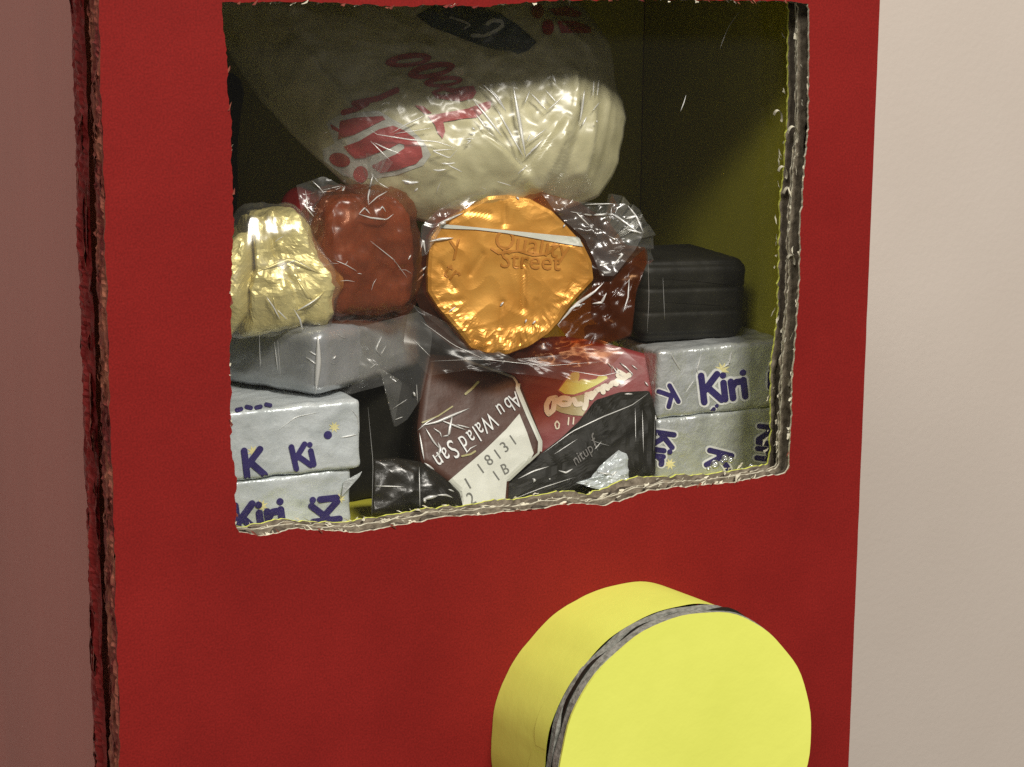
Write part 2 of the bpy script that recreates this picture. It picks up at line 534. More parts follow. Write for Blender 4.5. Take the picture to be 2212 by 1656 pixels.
EDGE_L = [(480, 5), (482, 60), (490, 120), (492, 200), (500, 262), (500, 330), (503, 400), (505, 500), (500, 560), (498, 640), (500, 700), (497, 760),
          (496, 800), (500, 850), (496, 880), (500, 930), (497, 960), (508, 1010), (512, 1050), (507, 1080), (512, 1110), (507, 1138)]
EDGE_B = [(516, 1150), (560, 1158), (600, 1150), (640, 1141), (700, 1145), (760, 1150), (830, 1140), (900, 1128), (960, 1116), (1040, 1112), (1100, 1105),
          (1180, 1096), (1240, 1086), (1300, 1092), (1340, 1082), (1400, 1061), (1460, 1052), (1520, 1048), (1580, 1042), (1640, 1031), (1700, 1020)]
EDGE_R = [(1704, 1010), (1710, 900), (1713, 800), (1722, 700), (1728, 600), (1729, 500), (1735, 400), (1745, 300), (1747, 200), (1748, 100), (1748, 6)]
EDGE_T = [(1700, 2), (1400, -2), (1200, 0), (1055, 13), (960, 10), (880, 14), (780, 9), (700, 4), (600, 3), (520, 4)]
HOLE = [at(x, y, 0) for x, y in EDGE_L+EDGE_B+EDGE_R+EDGE_T]
HOLE = [(p.x, p.z) for p in HOLE]

def ragged(loop, n, amp, seed, fine=1.6):
    pts = resample([Vector(p) for p in loop], n)
    c = sum(pts, Vector((0, 0)))/len(pts)
    out = []
    for i, p in enumerate(pts):
        t = (pts[(i+1) % n]-pts[i-1]).normalized()
        nn = Vector((t.y, -t.x))
        j = jit(p.x+p.y*1.7, .45, seed)*amp+jit(p.x*1.3-p.y, fine, seed+2)*amp*.7
        out.append(p+nn*j)
    return out
def outer_loop(x0, x1, z0, z1, seed, amp=.35):
    pts = []
    n = 240
    for i in range(n): pts.append(Vector((x0+amp*(jit(i, .31, seed)+.7*jit(i, 1.3, seed+1)), z0+(z1-z0)*i/n)))
    pts.append(Vector((x0, z1)))
    for i in range(n): pts.append(Vector((x1+.06*jit(i, .2, seed+5), z1+(z0-z1)*i/n)))
    pts.append(Vector((x1, z0)))
    return pts
def holed_sheet(outer, hole, y0, y1, m_front=0, m_side=1, m_back=1):
    A = [Vector((p.x, p.y, 0)) for p in outer]; B = [Vector((p.x, p.y, 0)) for p in hole]
    tris = tessellate_polygon([A, B])
    P = A+B; n = len(P)
    V = [(p.x, y0, p.y) for p in P]+[(p.x, y1, p.y) for p in P]
    Fc, mi = [], []
    for t in tris:
        a, b, c = (Vector(V[i]) for i in t)
        if (b-a).cross(c-a).y > 0: t = tuple(reversed(t))
        Fc.append(tuple(t)); mi.append(m_front)
        Fc.append(tuple(i+n for i in reversed(t))); mi.append(m_back)
    for s, e, m in ((0, len(A), 2), (len(A), n, m_side)):
        for i in range(s, e):
            j = i+1 if i+1 < e else s
            Fc.append((i, j, j+n, i+n)); mi.append(m)
    return V, Fc, mi

def grow(loop, d):
    pts = [Vector(p) for p in loop]; n = len(pts); out = []
    for i, p in enumerate(pts):
        t = (pts[(i+1) % n]-pts[i-1]).normalized()
        out.append(p+Vector((-t.y, t.x))*d)
    return out
# outer board: red face, core, inner liner
h1 = ragged(HOLE, 700, .33, 1)
V, Fc, mi = holed_sheet(outer_loop(XL, XR, ZB, ZT, 2, .4), h1, 0, .55)
front = mesh('front_panel', (V, Fc), ['red', 'pulp', 'red_edge'], disp, midx=mi)
h2 = ragged(HOLE, 620, .42, 5)
V, Fc, mi = holed_sheet(outer_loop(XL+.5, XR-.1, ZB, ZT, 8, .3), h2, 3.9, 4.4)
mesh('inner_liner', (V, Fc), ['kraft', 'pulp', 'red_edge'], front, midx=mi)
h3 = ragged(HOLE, 620, .5, 9)
V, Fc, mi = holed_sheet(outer_loop(XL+2.6, XR-.2, ZB, ZT, 11, .3), h3, 4.7, 5.0)
back_board = mesh('backing_board', (V, Fc), ['kraft', 'pulp', 'kraft'], disp, midx=mi)
# last liner carries the yellow lining paper and stands a little proud along the sill
h4 = []
for p in ragged(HOLE, 620, .45, 13):
    q = Vector(p)
    if q.y < -18 and -8 < q.x < 58: q.y += 1.5*max(0, math.sin((q.x+8)/66*math.pi))*(.55+.9*jit(q.x, .12, 4))+.4*jit(q.x, .6, 4)
    if q.x > 60: q.x -= .1+.6*jit(q.y, .12, 6)
    h4.append(q)
V, Fc, mi = holed_sheet(outer_loop(XL+2.8, XR-.2, ZB, ZT, 14, .2), h4, 7.6, 8.1)
mesh('lining_sheet', (V, Fc), ['kraft', 'yellow', 'kraft'], back_board, midx=mi)

# fluted cores next to the cuts: vertical flutes, seen open along the sill
def flute(y0, y1, seed, period):
    amp = (y1-y0)/2-.12; ym = (y0+y1)/2
    parts = []
    lo = [p for p in h1 if p.y < -18]
    def sill(x):
        best = min(lo, key=lambda p: abs(p.x-x)); return best.y
    xs = [-60+i*.45 for i in range(int(129/.45))]
    V, Fc = [], []
    for x in xs:
        ph = 2*math.pi*x/period+1.2*jit(x, .08, seed)
        y = ym+amp*max(-1, min(1, 1.25*math.sin(ph)))
        zt = sill(x)-.25-1.3*max(0, jit(x, .22, seed+1))+.5*jit(x, .7, seed)
        V += [(x, y, zt), (x, y, zt-4), (x, y, zt-12)]
    for i in range(len(xs)-1):
        for k in range(2): Fc.append((i*3+k, i*3+3+k, i*3+4+k, i*3+1+k))
    parts.append((V, Fc))
    for side in (1, -1):                               # ribbons behind the right and left cuts
        V, Fc = [], []
        rows = 130
        ed = [p for p in h1 if (p.x > 60 if side > 0 else p.x < -52)]
        for j in range(rows):
            z = -25+101*j/(rows-1)
            e = min(ed, key=lambda p: abs(p.y-z)).x
            for i in range(14):
                x = e+side*(i*.5+.1+1.6*max(0, jit(z, .14, seed+side))+.8*abs(jit(z, .6, seed+2*side)))
                ph = 2*math.pi*x/period+1.2*jit(x, .08, seed)+1.6*jit(z, .06, seed+4)+.6*jit(z, .4, seed+6)
                V.append((x, ym+amp*max(-1, min(1, 1.25*math.sin(ph))), z))
        for j in range(rows-1):
            for i in range(13): Fc.append((j*14+i, j*14+i+1, j*14+15+i, j*14+14+i))
        parts.append((V, Fc))
    return join(parts)
mesh('fluted_core', flute(.55, 3.9, 3, 6.4), 'kraft_dark', front, smooth=True)
mesh('fluted_core', flute(5.0, 7.6, 8, 6.8), 'kraft_dark', back_board, smooth=True)

# torn paper fibres along the cuts
def fibres(seed, n):
    rnd = random.Random(seed); parts = []
    for _ in range(n):
        p = rnd.choice(h1)
        if p.y > 70 and rnd.random() < .6: continue
        if (p.x < -52 and rnd.random() < .75) or (p.x > 62 and rnd.random() < .4): continue
        y = rnd.choice((rnd.uniform(0, .6), rnd.uniform(3.8, 5.4), rnd.uniform(8.5, 9.4), rnd.uniform(0, 9)))
        c = Vector((p.x, y, p.y))
        inward = (Vector((4, y, 24))-c); inward.y = 0; inward.normalize()
        c += inward*rnd.uniform(-.5, .15)
        l, w = rnd.uniform(.5, 2.2), rnd.uniform(.25, .9)
        along = Vector((inward.z, rnd.uniform(-.4, .4), -inward.x)).normalized()
        nb = inward*rnd.uniform(.3, 1)+Vector((0, rnd.uniform(-.7, .7), 0))
        V, Fc = [], []
        m = 5
        for i in range(m):
            t = i/(m-1)-.5
            ww = w*(1-abs(t)*1.3)*rnd.uniform(.5, 1.2)
            bnd = inward*rnd.uniform(-.1, .18)
            V += [c+along*l*t+bnd, c+along*l*t+nb*ww+bnd]
        for i in range(m-1): Fc.append((2*i, 2*i+2, 2*i+3, 2*i+1))
        parts.append((V, Fc))
    return join(parts)
mesh('torn_fibres', fibres(3, 620), 'pulp', front, kind='stuff')
def fringe(seed, n):                                    # red painted bits hanging on the left cut and the sill
    rnd = random.Random(seed); parts = []
    cand = [p for p in h1 if p.x < -52 or p.y < -18 or p.y > 70]
    for _ in range(n):
        p = rnd.choice(cand); c = Vector((p.x, rnd.uniform(-.25, .3), p.y))
        inward = (Vector((4, 0, 24))-c); inward.y = 0; inward.normalize()
        al = Vector((inward.z, 0, -inward.x))
        l, w = rnd.uniform(.8, 2.6), rnd.uniform(.15, .4)
        V = [c-al*l/2, c+al*l/2-inward*.2, c+al*l*.3+inward*w+Vector((0, -rnd.uniform(0, .5), 0)), c-al*l*.2+inward*w*rnd.uniform(.3, 1.1)]
        parts.append((V, [(0, 1, 2, 3)]))
    return join(parts)
mesh('paint_flakes', fringe(12, 42), 'red_edge', front, kind='stuff')
# curled pulp shreds on the right cut
curl = []
for (px, py, r0, dep) in ((1722, 290, 1.7, 3.5), (1712, 420, 1.5, 5), (1700, 372, 1.3, 6.5), (1718, 560, 1.0, 3), (1706, 822, 1.1, 4), (1690, 250, 1.2, 6)):
    c = at(px-8, py, dep); V, Fc = [], []
    for i in range(15):
        a = -1.2+i*.3
        p = c+Vector((math.cos(a)*r0*.55, .1*i-.6, math.sin(a)*r0))
        for s in (-1, 1): V.append(p+Vector((.12*s, .55*s, .1*s)))
    for i in range(14): Fc.append((2*i, 2*i+2, 2*i+3, 2*i+1))
    curl.append((V, Fc))
for c_ in curl: mesh('pulp_shred', c_, 'pulp', front, smooth=True)

# crushed outer edge on the left corner: three plies
def crushed(x, y0, y1, seed, ampx, ny=9, nz=420, top=ZT, bot=ZB, rag=.5, fold=0):
    V, Fc = [], []
    for j in range(nz):
        z = bot+(top-bot)*j/(nz-1)
        for i in range(ny):
            t = i/(ny-1)
            y = y0+(y1-y0)*t
            if i == ny-1: y += rag*(1.3*jit(z, .045, seed)+.6*jit(z, .16, seed+2)+.5*jit(z, .8, seed+1))
            if i == 0 and fold: y += rag*(.9*jit(z, .05, seed+7)+.4*jit(z, .3, seed+8))
            b = ampx*(crum((0, y*1.4, z*.3), .45, seed)*.8+.7*noise.noise(Vector((y*1.5, z*1.3, seed))))
            b += fold*math.exp(-((t-.45-.25*jit(z, .03, seed+9))/.13)**2)*(.5+.6*jit(z, .05, seed+4))
            e = min(t, 1-t)
            V.append((x-b*min(1, e*6+.25), y, z))
    for j in range(nz-1):
        for i in range(ny-1): Fc.append((j*ny+i, j*ny+i+1, (j+1)*ny+i+1, (j+1)*ny+i))
    return V, Fc
mesh('crushed_edge', crushed(XL+.25, .3, 5.2, 21, .9, rag=1.9), 'red_edge', front)
mesh('corner_fold', crushed(XL+.1, 8.4, 16.0, 33, .8, 13, rag=1.5, fold=1.6), 'red_fold', disp)
rnd = random.Random(5)
shr = []
for _ in range(90):                                     # lifted scraps of paper on the corner
    z = rnd.uniform(-75, 80); y = rnd.choice((rnd.uniform(8, 15), rnd.uniform(1, 5)))
    l = rnd.uniform(1.5, 9 if y > 6 else 3.5); w = rnd.uniform(.3, 1.2)
    V = []
    for i in range(5):
        t = i/4
        V += [Vector((XL-.5-.5*math.sin(t*3.1)*rnd.uniform(.4, 1.3), y-w*(1-abs(t-.5)), z+l*t)), Vector((XL-.35, y+w*(1-abs(t-.5)), z+l*t))]
    shr.append((V, [(2*i, 2*i+2, 2*i+3, 2*i+1) for i in range(4)]))
mesh('paper_scraps', join(shr), 'red_edge', disp, kind='stuff')

def slab(x0, x1, y0, y1, z0, z1): return box(x0, x1, y0, y1, z0, z1)
# carcass: outer red card, yellow lining sheets inside
mesh('side_panel', slab(XL+.5, XL+4.2, 12, DEPTH, ZB, ZT), 'red_side', disp)
mesh('side_panel', slab(XR-4.2, XR-.4, 8.3, DEPTH, ZB, ZT), 'red', disp)
mesh('back_panel', slab(XL+4.2, XR-4.2, DEPTH-4, DEPTH, ZB, ZT), 'red', disp)
mesh('top_panel', slab(XL, XR, -.2, DEPTH+.2, ZT, ZT+4.4), 'red', disp)
mesh('bottom_panel', slab(XL, XR, 0, DEPTH, ZB-4.4, ZB), 'red', disp)
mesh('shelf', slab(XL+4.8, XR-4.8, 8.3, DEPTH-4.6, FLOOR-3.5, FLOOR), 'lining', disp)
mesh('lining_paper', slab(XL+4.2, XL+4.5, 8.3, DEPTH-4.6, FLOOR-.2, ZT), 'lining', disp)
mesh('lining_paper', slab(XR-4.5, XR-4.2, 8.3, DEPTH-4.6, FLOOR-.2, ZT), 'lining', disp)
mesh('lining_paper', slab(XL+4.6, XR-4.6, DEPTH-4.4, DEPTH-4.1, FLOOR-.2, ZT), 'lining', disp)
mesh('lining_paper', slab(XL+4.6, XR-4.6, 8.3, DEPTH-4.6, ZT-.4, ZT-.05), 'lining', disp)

# clear film behind the window
def window_film():
    nx, nz = 90, 70; V, Fc = [], []
    for j in range(nz):
        for i in range(nx):
            x = -66+140*i/(nx-1); z = -30.6+112*j/(nz-1)
            y = 9.0+.16*crum((x, 0, z), .035, 3)+.07*crum((x, 0, z*.5), .12, 5)
            V.append((x, y, z))
    for j in range(nz-1):
        for i in range(nx-1): Fc.append((j*nx+i, j*nx+i+1, (j+1)*nx+i+1, (j+1)*nx+i))
    return V, Fc
wf = window_film()
wfo = mesh('window_film', wf, 'film', disp, smooth=True)
ftree = bvh(wf)
creases('film_glint_streaks', [[.11, (1482, 205), (1477, 222), (1470, 240)], [.035, (1600, 20), (1572, 60), (1555, 105)], [.03, (1400, 560), (1402, 640), (1398, 720)],
                         [.03, (1432, 600), (1436, 690)], [.03, (560, 722), (562, 800)], [.03, (600, 735), (606, 815)], [.03, (1415, 900), (1412, 980)], [.03, (795, 880), (806, 1000), (803, 1120)]],
        ftree, wfo, lift=.2)  # pale threads put in for reflected streaks and a scratch on the film
beads = []
for (px, py, r) in ((1545, 1003, 1.05), (1567, 990, .85), (1578, 993, .8), (1560, 998, .6), (1624, 1008, .75), (1605, 1014, .5), (1530, 1012, .5)):
    c = at(px, py, 8.6); V, Fc = [], []
    for a in range(9):
        th = math.pi*a/8
        for b in range(12):
            ph = 2*math.pi*b/12
            V.append(c+Vector((r*math.sin(th)*math.cos(ph), -r*.8*math.cos(th), r*math.sin(th)*math.sin(ph))))
    for a in range(8):
        for b in range(12): Fc.append((a*12+b, a*12+(b+1) % 12, (a+1)*12+(b+1) % 12, (a+1)*12+b))
    g = mesh('glue_bead', (V, Fc), 'bead', disp, smooth=True)

# knob
KC, KR = Vector((25.9, 0, -75.2)), 30.2
def knob_r(a, seed, amp=.5):
    return KR*(1+amp*.012*math.sin(5*a+seed)+amp*.01*math.sin(9*a+2*seed)+amp*.006*math.sin(17*a+seed*3))
def ring(y0, y1, dr, seed, dx=(0, 0), n=120, rows=5, amp=.5, wob=0):
    V, Fc = [], []
    for k in range(rows):
        t = k/(rows-1)
        for i in range(n):
            a = 2*math.pi*i/n
            r = knob_r(a, seed, amp)+dr+wob*crum((math.cos(a)*20, t*3, math.sin(a)*20), .4, seed)
            V.append((KC.x+dx[0]*t+r*math.cos(a), y0+(y1-y0)*t, KC.z+dx[1]*t+r*math.sin(a)))
    for k in range(rows-1):
        for i in range(n):
            j = (i+1) % n
            Fc.append((k*n+i, k*n+j, (k+1)*n+j, (k+1)*n+i))
    return V, Fc
def disc(y0, y1, dr, seed, dx, n=120, amp=.5):
    V, Fc = ring(y0, y1, dr, seed, (0, 0), n, 2, amp)
    V = [(v[0]+dx[0], v[1], v[2]+dx[1]) for v in V]
    Fc.append(tuple(range(n))); Fc.append(tuple(reversed(range(n, 2*n))))
    return V, Fc
knob = mesh('knob', ring(-.1, -21.2, 0, 1.0, (.9, 1.0), 160, 9, .35, .06), 'yellow', disp, smooth=True)
D1 = (1.0, 1.1)
mesh('knob_liner', disc(-21.0, -22.5, -.25, 1.6, D1, amp=.6), 'disc_edge', knob)
mesh('knob_gap_shade', disc(-22.5, -23.5, -.55, 2.0, D1, amp=1.5), 'black_matt', knob)  # dark ring put in for the shaded gap between card layers
mesh('knob_liner', disc(-23.5, -25.7, -.35, 2.3, D1, amp=.6), 'disc_edge', knob)
mesh('knob_face', disc(-25.7, -26.2, -.3, 1.8, D1, 84, .4), 'yellow', knob)
def tab(a0, a1, y0, y1, dr):
    V, Fc = [], []; n = 14
    for i in range(n):
        a = a0+(a1-a0)*i/(n-1); r = knob_r(a, 1.0, .35)+dr
        w = 1-.25*abs(i/(n-1)*2-1)**3
        for y in (y0, y0+(y1-y0)*w):
            t = y/-21.2
            V.append((KC.x+.9*t+r*math.cos(a), y, KC.z+1.0*t+r*math.sin(a)))
    for i in range(n-1): Fc.append((2*i, 2*i+2, 2*i+3, 2*i+1))
    return V, Fc
for a0, a1, l in ((2.62, 2.98, 5.0), (3.02, 3.48, 6.2)):
    mesh('knob_tab', tab(a0, a1, -21.1, -21.1+l, .1), 'yellow', knob, smooth=True)

# ================================================================== SWEETS
def cheese(name, c, size, rot, mat, label, words, seed, halo=False, suns=()):
    base = Vector((c[0], c[1], c[2]-size[2]/2))
    t = thing(name, base, label, 'cheese portion')
    vf = soft_box(c, size, rot, 40, .9, .38, .13, seed)
    mesh('foil', vf, mat, t, smooth=True)
    tr = bvh(vf)
    if suns:
        printed('sun_mark', [fill2d([[(x+r*(1 if k % 2 else .45)*math.cos(k*math.pi/8), y+r*(1 if k % 2 else .45)*math.sin(k*math.pi/8)) for k in range(16)]], 30) for x, y, r in suns], tr, 'sun_print', t, .08)
    cheese_print(words, tr, t, halo)
    return t, tr
# left stack
t, tr = cheese('cheese_portion', (-45.5, 32.5, -24.6), (34, 34, 13.6), (0, 0, 1.0), 'white_foil', 'lower white foil cheese portion of the left stack, letters cut off by the sill',
       [('Kiri', 516, 1153, 56, 9), ('Ki', 733, 1120, 52, 98)], 4, suns=[(565, 1092, 15), (735, 1076, 12)])
mesh('foil_flap', ([Vector(p) for p in (at(742, 1040, 15.0), at(782, 1018, 15.5), at(776, 1030, 14.7), at(738, 1072, 14.5))], [(0, 1, 2, 3)]), 'silver', t)
t, tr = cheese('cheese_portion', (-43.2, 32.0, -10.6), (34, 34, 13.8), (0, 0, -1.0), 'white_foil', 'white foil cheese portion on top of the left stack, under the grey foil block',
       [('K', 534, 1030, 52, 8), ('Ki', 640, 1012, 44, 14)], 2, suns=[(547, 975, 14), (722, 922, 13)])
printed('ink_dot', [fill2d([blob2d(708, 939, 9)], 30)], tr, 'navy', t, .2)
printed('top_lettering', [stroke2d([(512+i*21, 886-i*2.6-(i % 2)*4), (521+i*21, 884-i*2.6)], 9, 4) for i in range(4)], tr, 'navy', t, .2)
creases('foil_glint_creases', [[.12, (735, 945), (752, 942), (772, 938)], [.09, (760, 885), (772, 900), (775, 935)], [.07, (600, 930), (640, 900), (690, 890)]], tr, t, lift=.1)
# right stack
RS = Vector((65.0, 38.6, 0))
t, tr = cheese('cheese_portion', (64.5, 39.3, -24.1), (33.6, 33.6, 14.6), (0, 0, .5), 'silver', 'silver foil cheese portion at the bottom of the right stack, letters turned sideways',
       [('Kir', 1410, 932, 42, -97), ('K', 1533, 972, 44, -103), ('Kiri', 1640, 920, 40, -95)], 6, True, suns=[(1447, 1002, 14)])
t, tr = cheese('cheese_portion', (64.6, 39.0, -9.1), (33.2, 33.6, 14.9), (0, 0, -.6), 'silver', 'silver foil cheese portion on top of the right stack with a full brand word',
       [('Kiri', 1521, 868, 52, 8), ('K', 1446, 832, 36, -150), ('i', 1528, 898, 30, -40), ('i', 1663, 835, 42, 0)], 9, True, suns=[(1560, 798, 17)])
creases('foil_glint_creases', [[.16, (1448, 762), (1470, 800)], [.15, (1515, 765), (1505, 800), (1512, 815)], [.2, (1580, 760), (1575, 785), (1560, 795)], [.1, (1500, 820), (1480, 850)]], tr, t, lift=.1)

# grey foil block on the left stack, turned corner-on
base = Vector((-31, 38, -3.2))
t = thing('foil_block', base, 'plain grey foil block turned corner-on under the pale gold sweet', 'sweet')
R27 = Matrix.Rotation(math.radians(29), 3, 'Z')
ctr = Vector((-34.3, 17, 0))+R27@Vector((17.5, 14.0, 0)); ctr.z = 3.9
vf = soft_box(ctr, (36, 29, 13.4), (0, 0, 29), 24, 2.6, .22, .13, 14)
mesh('foil', vf, 'dull_silver', t, smooth=True)
tr = bvh(vf)
creases('glint_creases', [[.5, (687, 722), (688, 780), (682, 850)], [.1, (688, 770), (668, 758)], [.1, (688, 790), (660, 770)], [.12, (825, 725), (812, 755), (822, 768), (835, 745)],  # widest tube is the block's corner highlight, laid on in whitish colour
                            [.16, (720, 775), (726, 768)], [.1, (800, 795), (815, 784)], [.09, (560, 720), (563, 790)], [.08, (592, 735), (600, 800)]]
        + random_creases(790, 760, 90, 45, 12, 8, 8, 30, (.05, .11)), tr, t, lift=.15)
sk = solid([(690, 715), (800, 700), (905, 672), (935, 720), (925, 790), (910, 860), (880, 905), (850, 925), (862, 860), (870, 820), (760, 850), (690, 860)],
           (-15, 18.8, 0), (-.46, -.88, .05), FLAT, 70, .7, .2, 4, closed=False)
mesh('clear_wrapper', sk, 'clear', t)
creases('glint_creases', [[.08, (830, 900), (852, 880), (880, 862)], [.08, (845, 915), (850, 950)], [.08, (858, 905), (856, 945)], [.09, (900, 830), (902, 880), (895, 915)],
                            [.1, (838, 912), (870, 900)], [.2, (893, 846), (897, 856)], [.2, (868, 925), (866, 945)]], bvh(sk), t, lift=.2)

# pale gold foil sweet
base = Vector((-40.5, 31, 10.7))
t = thing('gold_foil_sweet', base, 'crumpled pale gold foil sweet standing on the grey foil block', 'sweet')
def goldshape(q, h):
    u = (q.z+h.z)/(2*h.z)
    s = 1-.62*max(0, u-.36)**1.2*1.55
    k = 1+.10*math.sin(u*9+q.x*.3)
    return Vector((q.x*s*k+1.2*u, q.y*s, q.z))
def folded(q, r): return q
gv, gf = soft_box((-40.2, 30.5, 21.2), (23.5, 18, 21.4), (4, -3, -12), 44, 3.2, 0, .1, 21, goldshape)
def st(v, k): return Vector((v[0], v[1], v[2]*k))
gc = Vector((-40.2, 30.5, 22.2))
def gold_disp(v):
    v = Vector(v); n = (v-gc).normalized()
    d = 1.5*crum(st(v, .7), .07, 21)+.6*crum(st(v, .6), .17, 23)+.3*crum(v, .36, 25)
    g = v.x+46.3-.1*(v.z-22)+.9*noise.noise(v*.12)
    d -= 2.8*math.exp(-(g/.9)**2)+.7*math.exp(-((g-8+.45*(v.z-20))/.7)**2)
    return v+n*d+Vector((.5*crum(v, .16, 5), 0, .3*crum(v, .2, 7)))
gv = [gold_disp(v) for v in gv]
mesh('foil', (gv, gf), 'gold_pale', t)  # flat shaded: crisp foil facets
gt = bvh((gv, gf))
creases('foil_folds', [[.45, (560, 585), (625, 560), (690, 590)], [.5, (700, 630), (672, 655), (640, 670)], [.35, (590, 640), (600, 690)], [.3, (640, 600), (665, 640), (690, 660)]], gt, t, lift=.0, mat='gold_pale')
sk = soft_box((-40.0, 30.2, 21.7), (25.5, 20, 23.6), (4, -3, -12), 16, 3.6, 1.1, .16, 24, goldshape)
mesh('clear_wrapper', sk, 'clear', t)
creases('glint_creases', [[.17, (635, 668), (648, 690), (655, 720), (657, 738)], [.14, (640, 672), (670, 655), (692, 640)], [.14, (575, 640), (590, 662), (605, 690)], [.1, (600, 575), (640, 562), (680, 585)], [.12, (598, 668), (620, 690)]]
        + random_creases(620, 600, 80, 90, 16, 3, 10, 45, (.05, .11)), bvh(sk), t, lift=.2)
am = solid([(700, 585), (722, 540), (742, 560), (748, 640), (745, 680), (722, 700), (705, 690), (712, 640)], (-25.5, 24.5, 20), (-.5, -.85, .1), FLAT, 50, .6, .25, 9, closed=False)
mesh('amber_flap', am, 'amber', t)

# dark amber sweet in clear cellophane with a twist on top
base = Vector((-20.5, 30, 10))
t = thing('amber_sweet', base, 'dark amber-red sweet in clear cellophane, twisted on top, left of the toffee', 'sweet')
def amshape(q, h):
    u = (q.z+h.z)/(2*h.z)
    s = 1.04-.16*(2*u-.75)**2 if u < .78 else 1.0-.55*(u-.68)
    return Vector((q.x*s, q.y*s, q.z))
av = soft_box((-20.6, 28.5, 23.2), (20.5, 13.5, 23.5), (0, 3, 6), 36, 4.2, .55, .2, 31, amshape)
mesh('candy', av, 'amber_body', t, smooth=True)
sk = soft_box((-20.6, 28.0, 23.6), (22.4, 15.6, 26), (0, 3, 6), 34, 4.6, .9, .2, 33, amshape)
mesh('cellophane', sk, 'redfilm', t)
st = bvh(sk)
kn = at(800, 402, 24)
mesh('twist', fan(kn, (-.15, -.1, .95), 6.5, 1.15, 7, 4, (1, .3, 0)), 'clear', t)
mesh('twist', fan(kn+Vector((.4, 0, -.8)), (.1, -.2, -1), 6.0, 1.3, 7, 9, (1, .2, 0)), 'clear', t)
creases('glint_creases', [[.17, (806, 375), (800, 400), (795, 425), (796, 442)], [.12, (796, 442), (815, 425), (838, 412)], [.16, (775, 462), (800, 470), (835, 474), (850, 462)], [.14, (775, 462), (788, 448), (800, 462)],
                            [.12, (820, 455), (826, 445), (834, 458)], [.1, (720, 560), (748, 572), (772, 586)], [.13, (882, 560), (888, 550)], [.14, (700, 600), (710, 610)],
                            [.1, (690, 412), (720, 405), (752, 398)], [.22, (740, 412), (745, 402)], [.1, (800, 520), (850, 560), (880, 600)]]
        + random_creases(800, 560, 85, 75, 26, 12, 10, 50, (.04, .10)), bvh(sk, fan(kn, (-.15, -.1, .95), 6.5, 1.15, 7, 4, (1, .3, 0))), t, lift=.3)
web = solid([(640, 400), (700, 380), (745, 405), (735, 470), (712, 545), (690, 520), (655, 480)], (-28, 27, 32), (-.35, -.9, .15), FLAT, 50, 1.0, .22, 15, closed=False)
mesh('clear_flap', web, 'clear', t)
creases('glint_creases', [[.1, (672, 388), (690, 405), (702, 420)], [.1, (690, 415), (720, 412), (745, 400)], [.12, (655, 440), (680, 470)], [.1, (700, 440), (712, 500)], [.08, (660, 410), (665, 460)]]+random_creases(690, 450, 35, 55, 10, 5, 8, 30, (.04, .08)), bvh(web), t, lift=.2)

# gold toffee disc
Z4 = lambda pts: zoomed(3.403, 980, 420, pts)
TO = Z4([(740, 205), (900, 190), (1100, 225), (1290, 330), (1400, 440), (1550, 600), (1625, 760), (1640, 910), (1480, 1080), (1350, 1260), (1250, 1370), (1080, 1480),
         (900, 1540), (720, 1525), (600, 1485), (480, 1330), (330, 1150), (240, 1010), (235, 850), (245, 700), (260, 560), (340, 440), (540, 320)])
tn = Vector((-.30, -.94, .16)).normalized()
tp = at(1105, 590, 17)
base = at(1105, 768, 21)
t = thing('toffee_disc', base, 'big round gold foil toffee with lettering, in the middle of the window', 'sweet')
CRS = [(Z4([(700, 700), (600, 860)]), .35, 1.3), (Z4([(1050, 780), (1045, 1150)]), .9, 1.5), (Z4([(880, 200), (890, 440)]), .6, 1.4), (Z4([(330, 1110), (520, 1080)]), .5, 1.4),
       (Z4([(870, 1100), (850, 1300)]), .5, 1.2), (Z4([(1460, 930), (1400, 1080)]), .4, 1.2), (Z4([(560, 330), (760, 360)]), .35, 1.3), (Z4([(350, 780), (460, 980)]), .6, 1.3), (Z4([(1150, 1090), (1130, 1300)]), .4, 1.2)]
CR3 = [(on_plane(*a, tp, tn), on_plane(*b, tp, tn), dep, w) for (a, b), dep, w in CRS]
def toffee_fold(q, r, u, n):
    for a, b, dep, w in CR3:
        ab = b-a; s = max(0, min(1, (q-a).dot(ab)/ab.length_squared))
        d = ((q-a-ab*s)-n*(q-a-ab*s).dot(n)).length
        q = q-n*dep*.5*math.exp(-(d/(w*.5))**2)
    if r > .66:
        low = .12+1.15*max(0, math.sin((u-.30)*2*math.pi))
        q = q+n*low*.8*(r-.66)/.34*crum((math.cos(u*6.283)*15, r*13, math.sin(u*6.283)*15), .30, 8)
    return q
prof = [(max(.02, i/34), 0) for i in range(33)]+[(.985, .35), (1.0, 1.4), (1.015, 3.5), (1.01, 6), (.97, 8.2), (.8, 9.2), (.4, 9.4), (.05, 9.4)]
tv = solid(TO, tp, tn, prof, 220, .42, .085, 41, extra=toffee_fold)
mesh('foil', tv, 'gold', t)
tt = bvh(tv)
Q = Z4
def q4(x, y): return Z4([(x, y)])[0]
fl = [text2d("Quality", *q4(790, 640), 62, -9, .9), text2d("Street", *q4(845, 805), 56, -3, .95)]
fl.append(stroke2d(Z4([(780, 650), (840, 690), (1000, 665), (1130, 705), (1250, 690), (1340, 620)]), 5, 26))
fl += [text2d("y", *q4(440, 690), 62, 10, .9), text2d("tr", *q4(360, 860), 54, -35, .9)]
printed('brand_lettering', fl, tt, 'gold_print', t, .22)
printed('tear_strip_glint', [fill2d([Z4([(330, 445), (470, 452), (780, 485), (1000, 505), (1250, 530), (1440, 548), (1550, 562), (1590, 640), (1400, 612), (1150, 565), (900, 520), (640, 490), (350, 478)])], 10)], tt, 'label_white', t, .3)  # film tear strip, its edge reflection put in as white colour
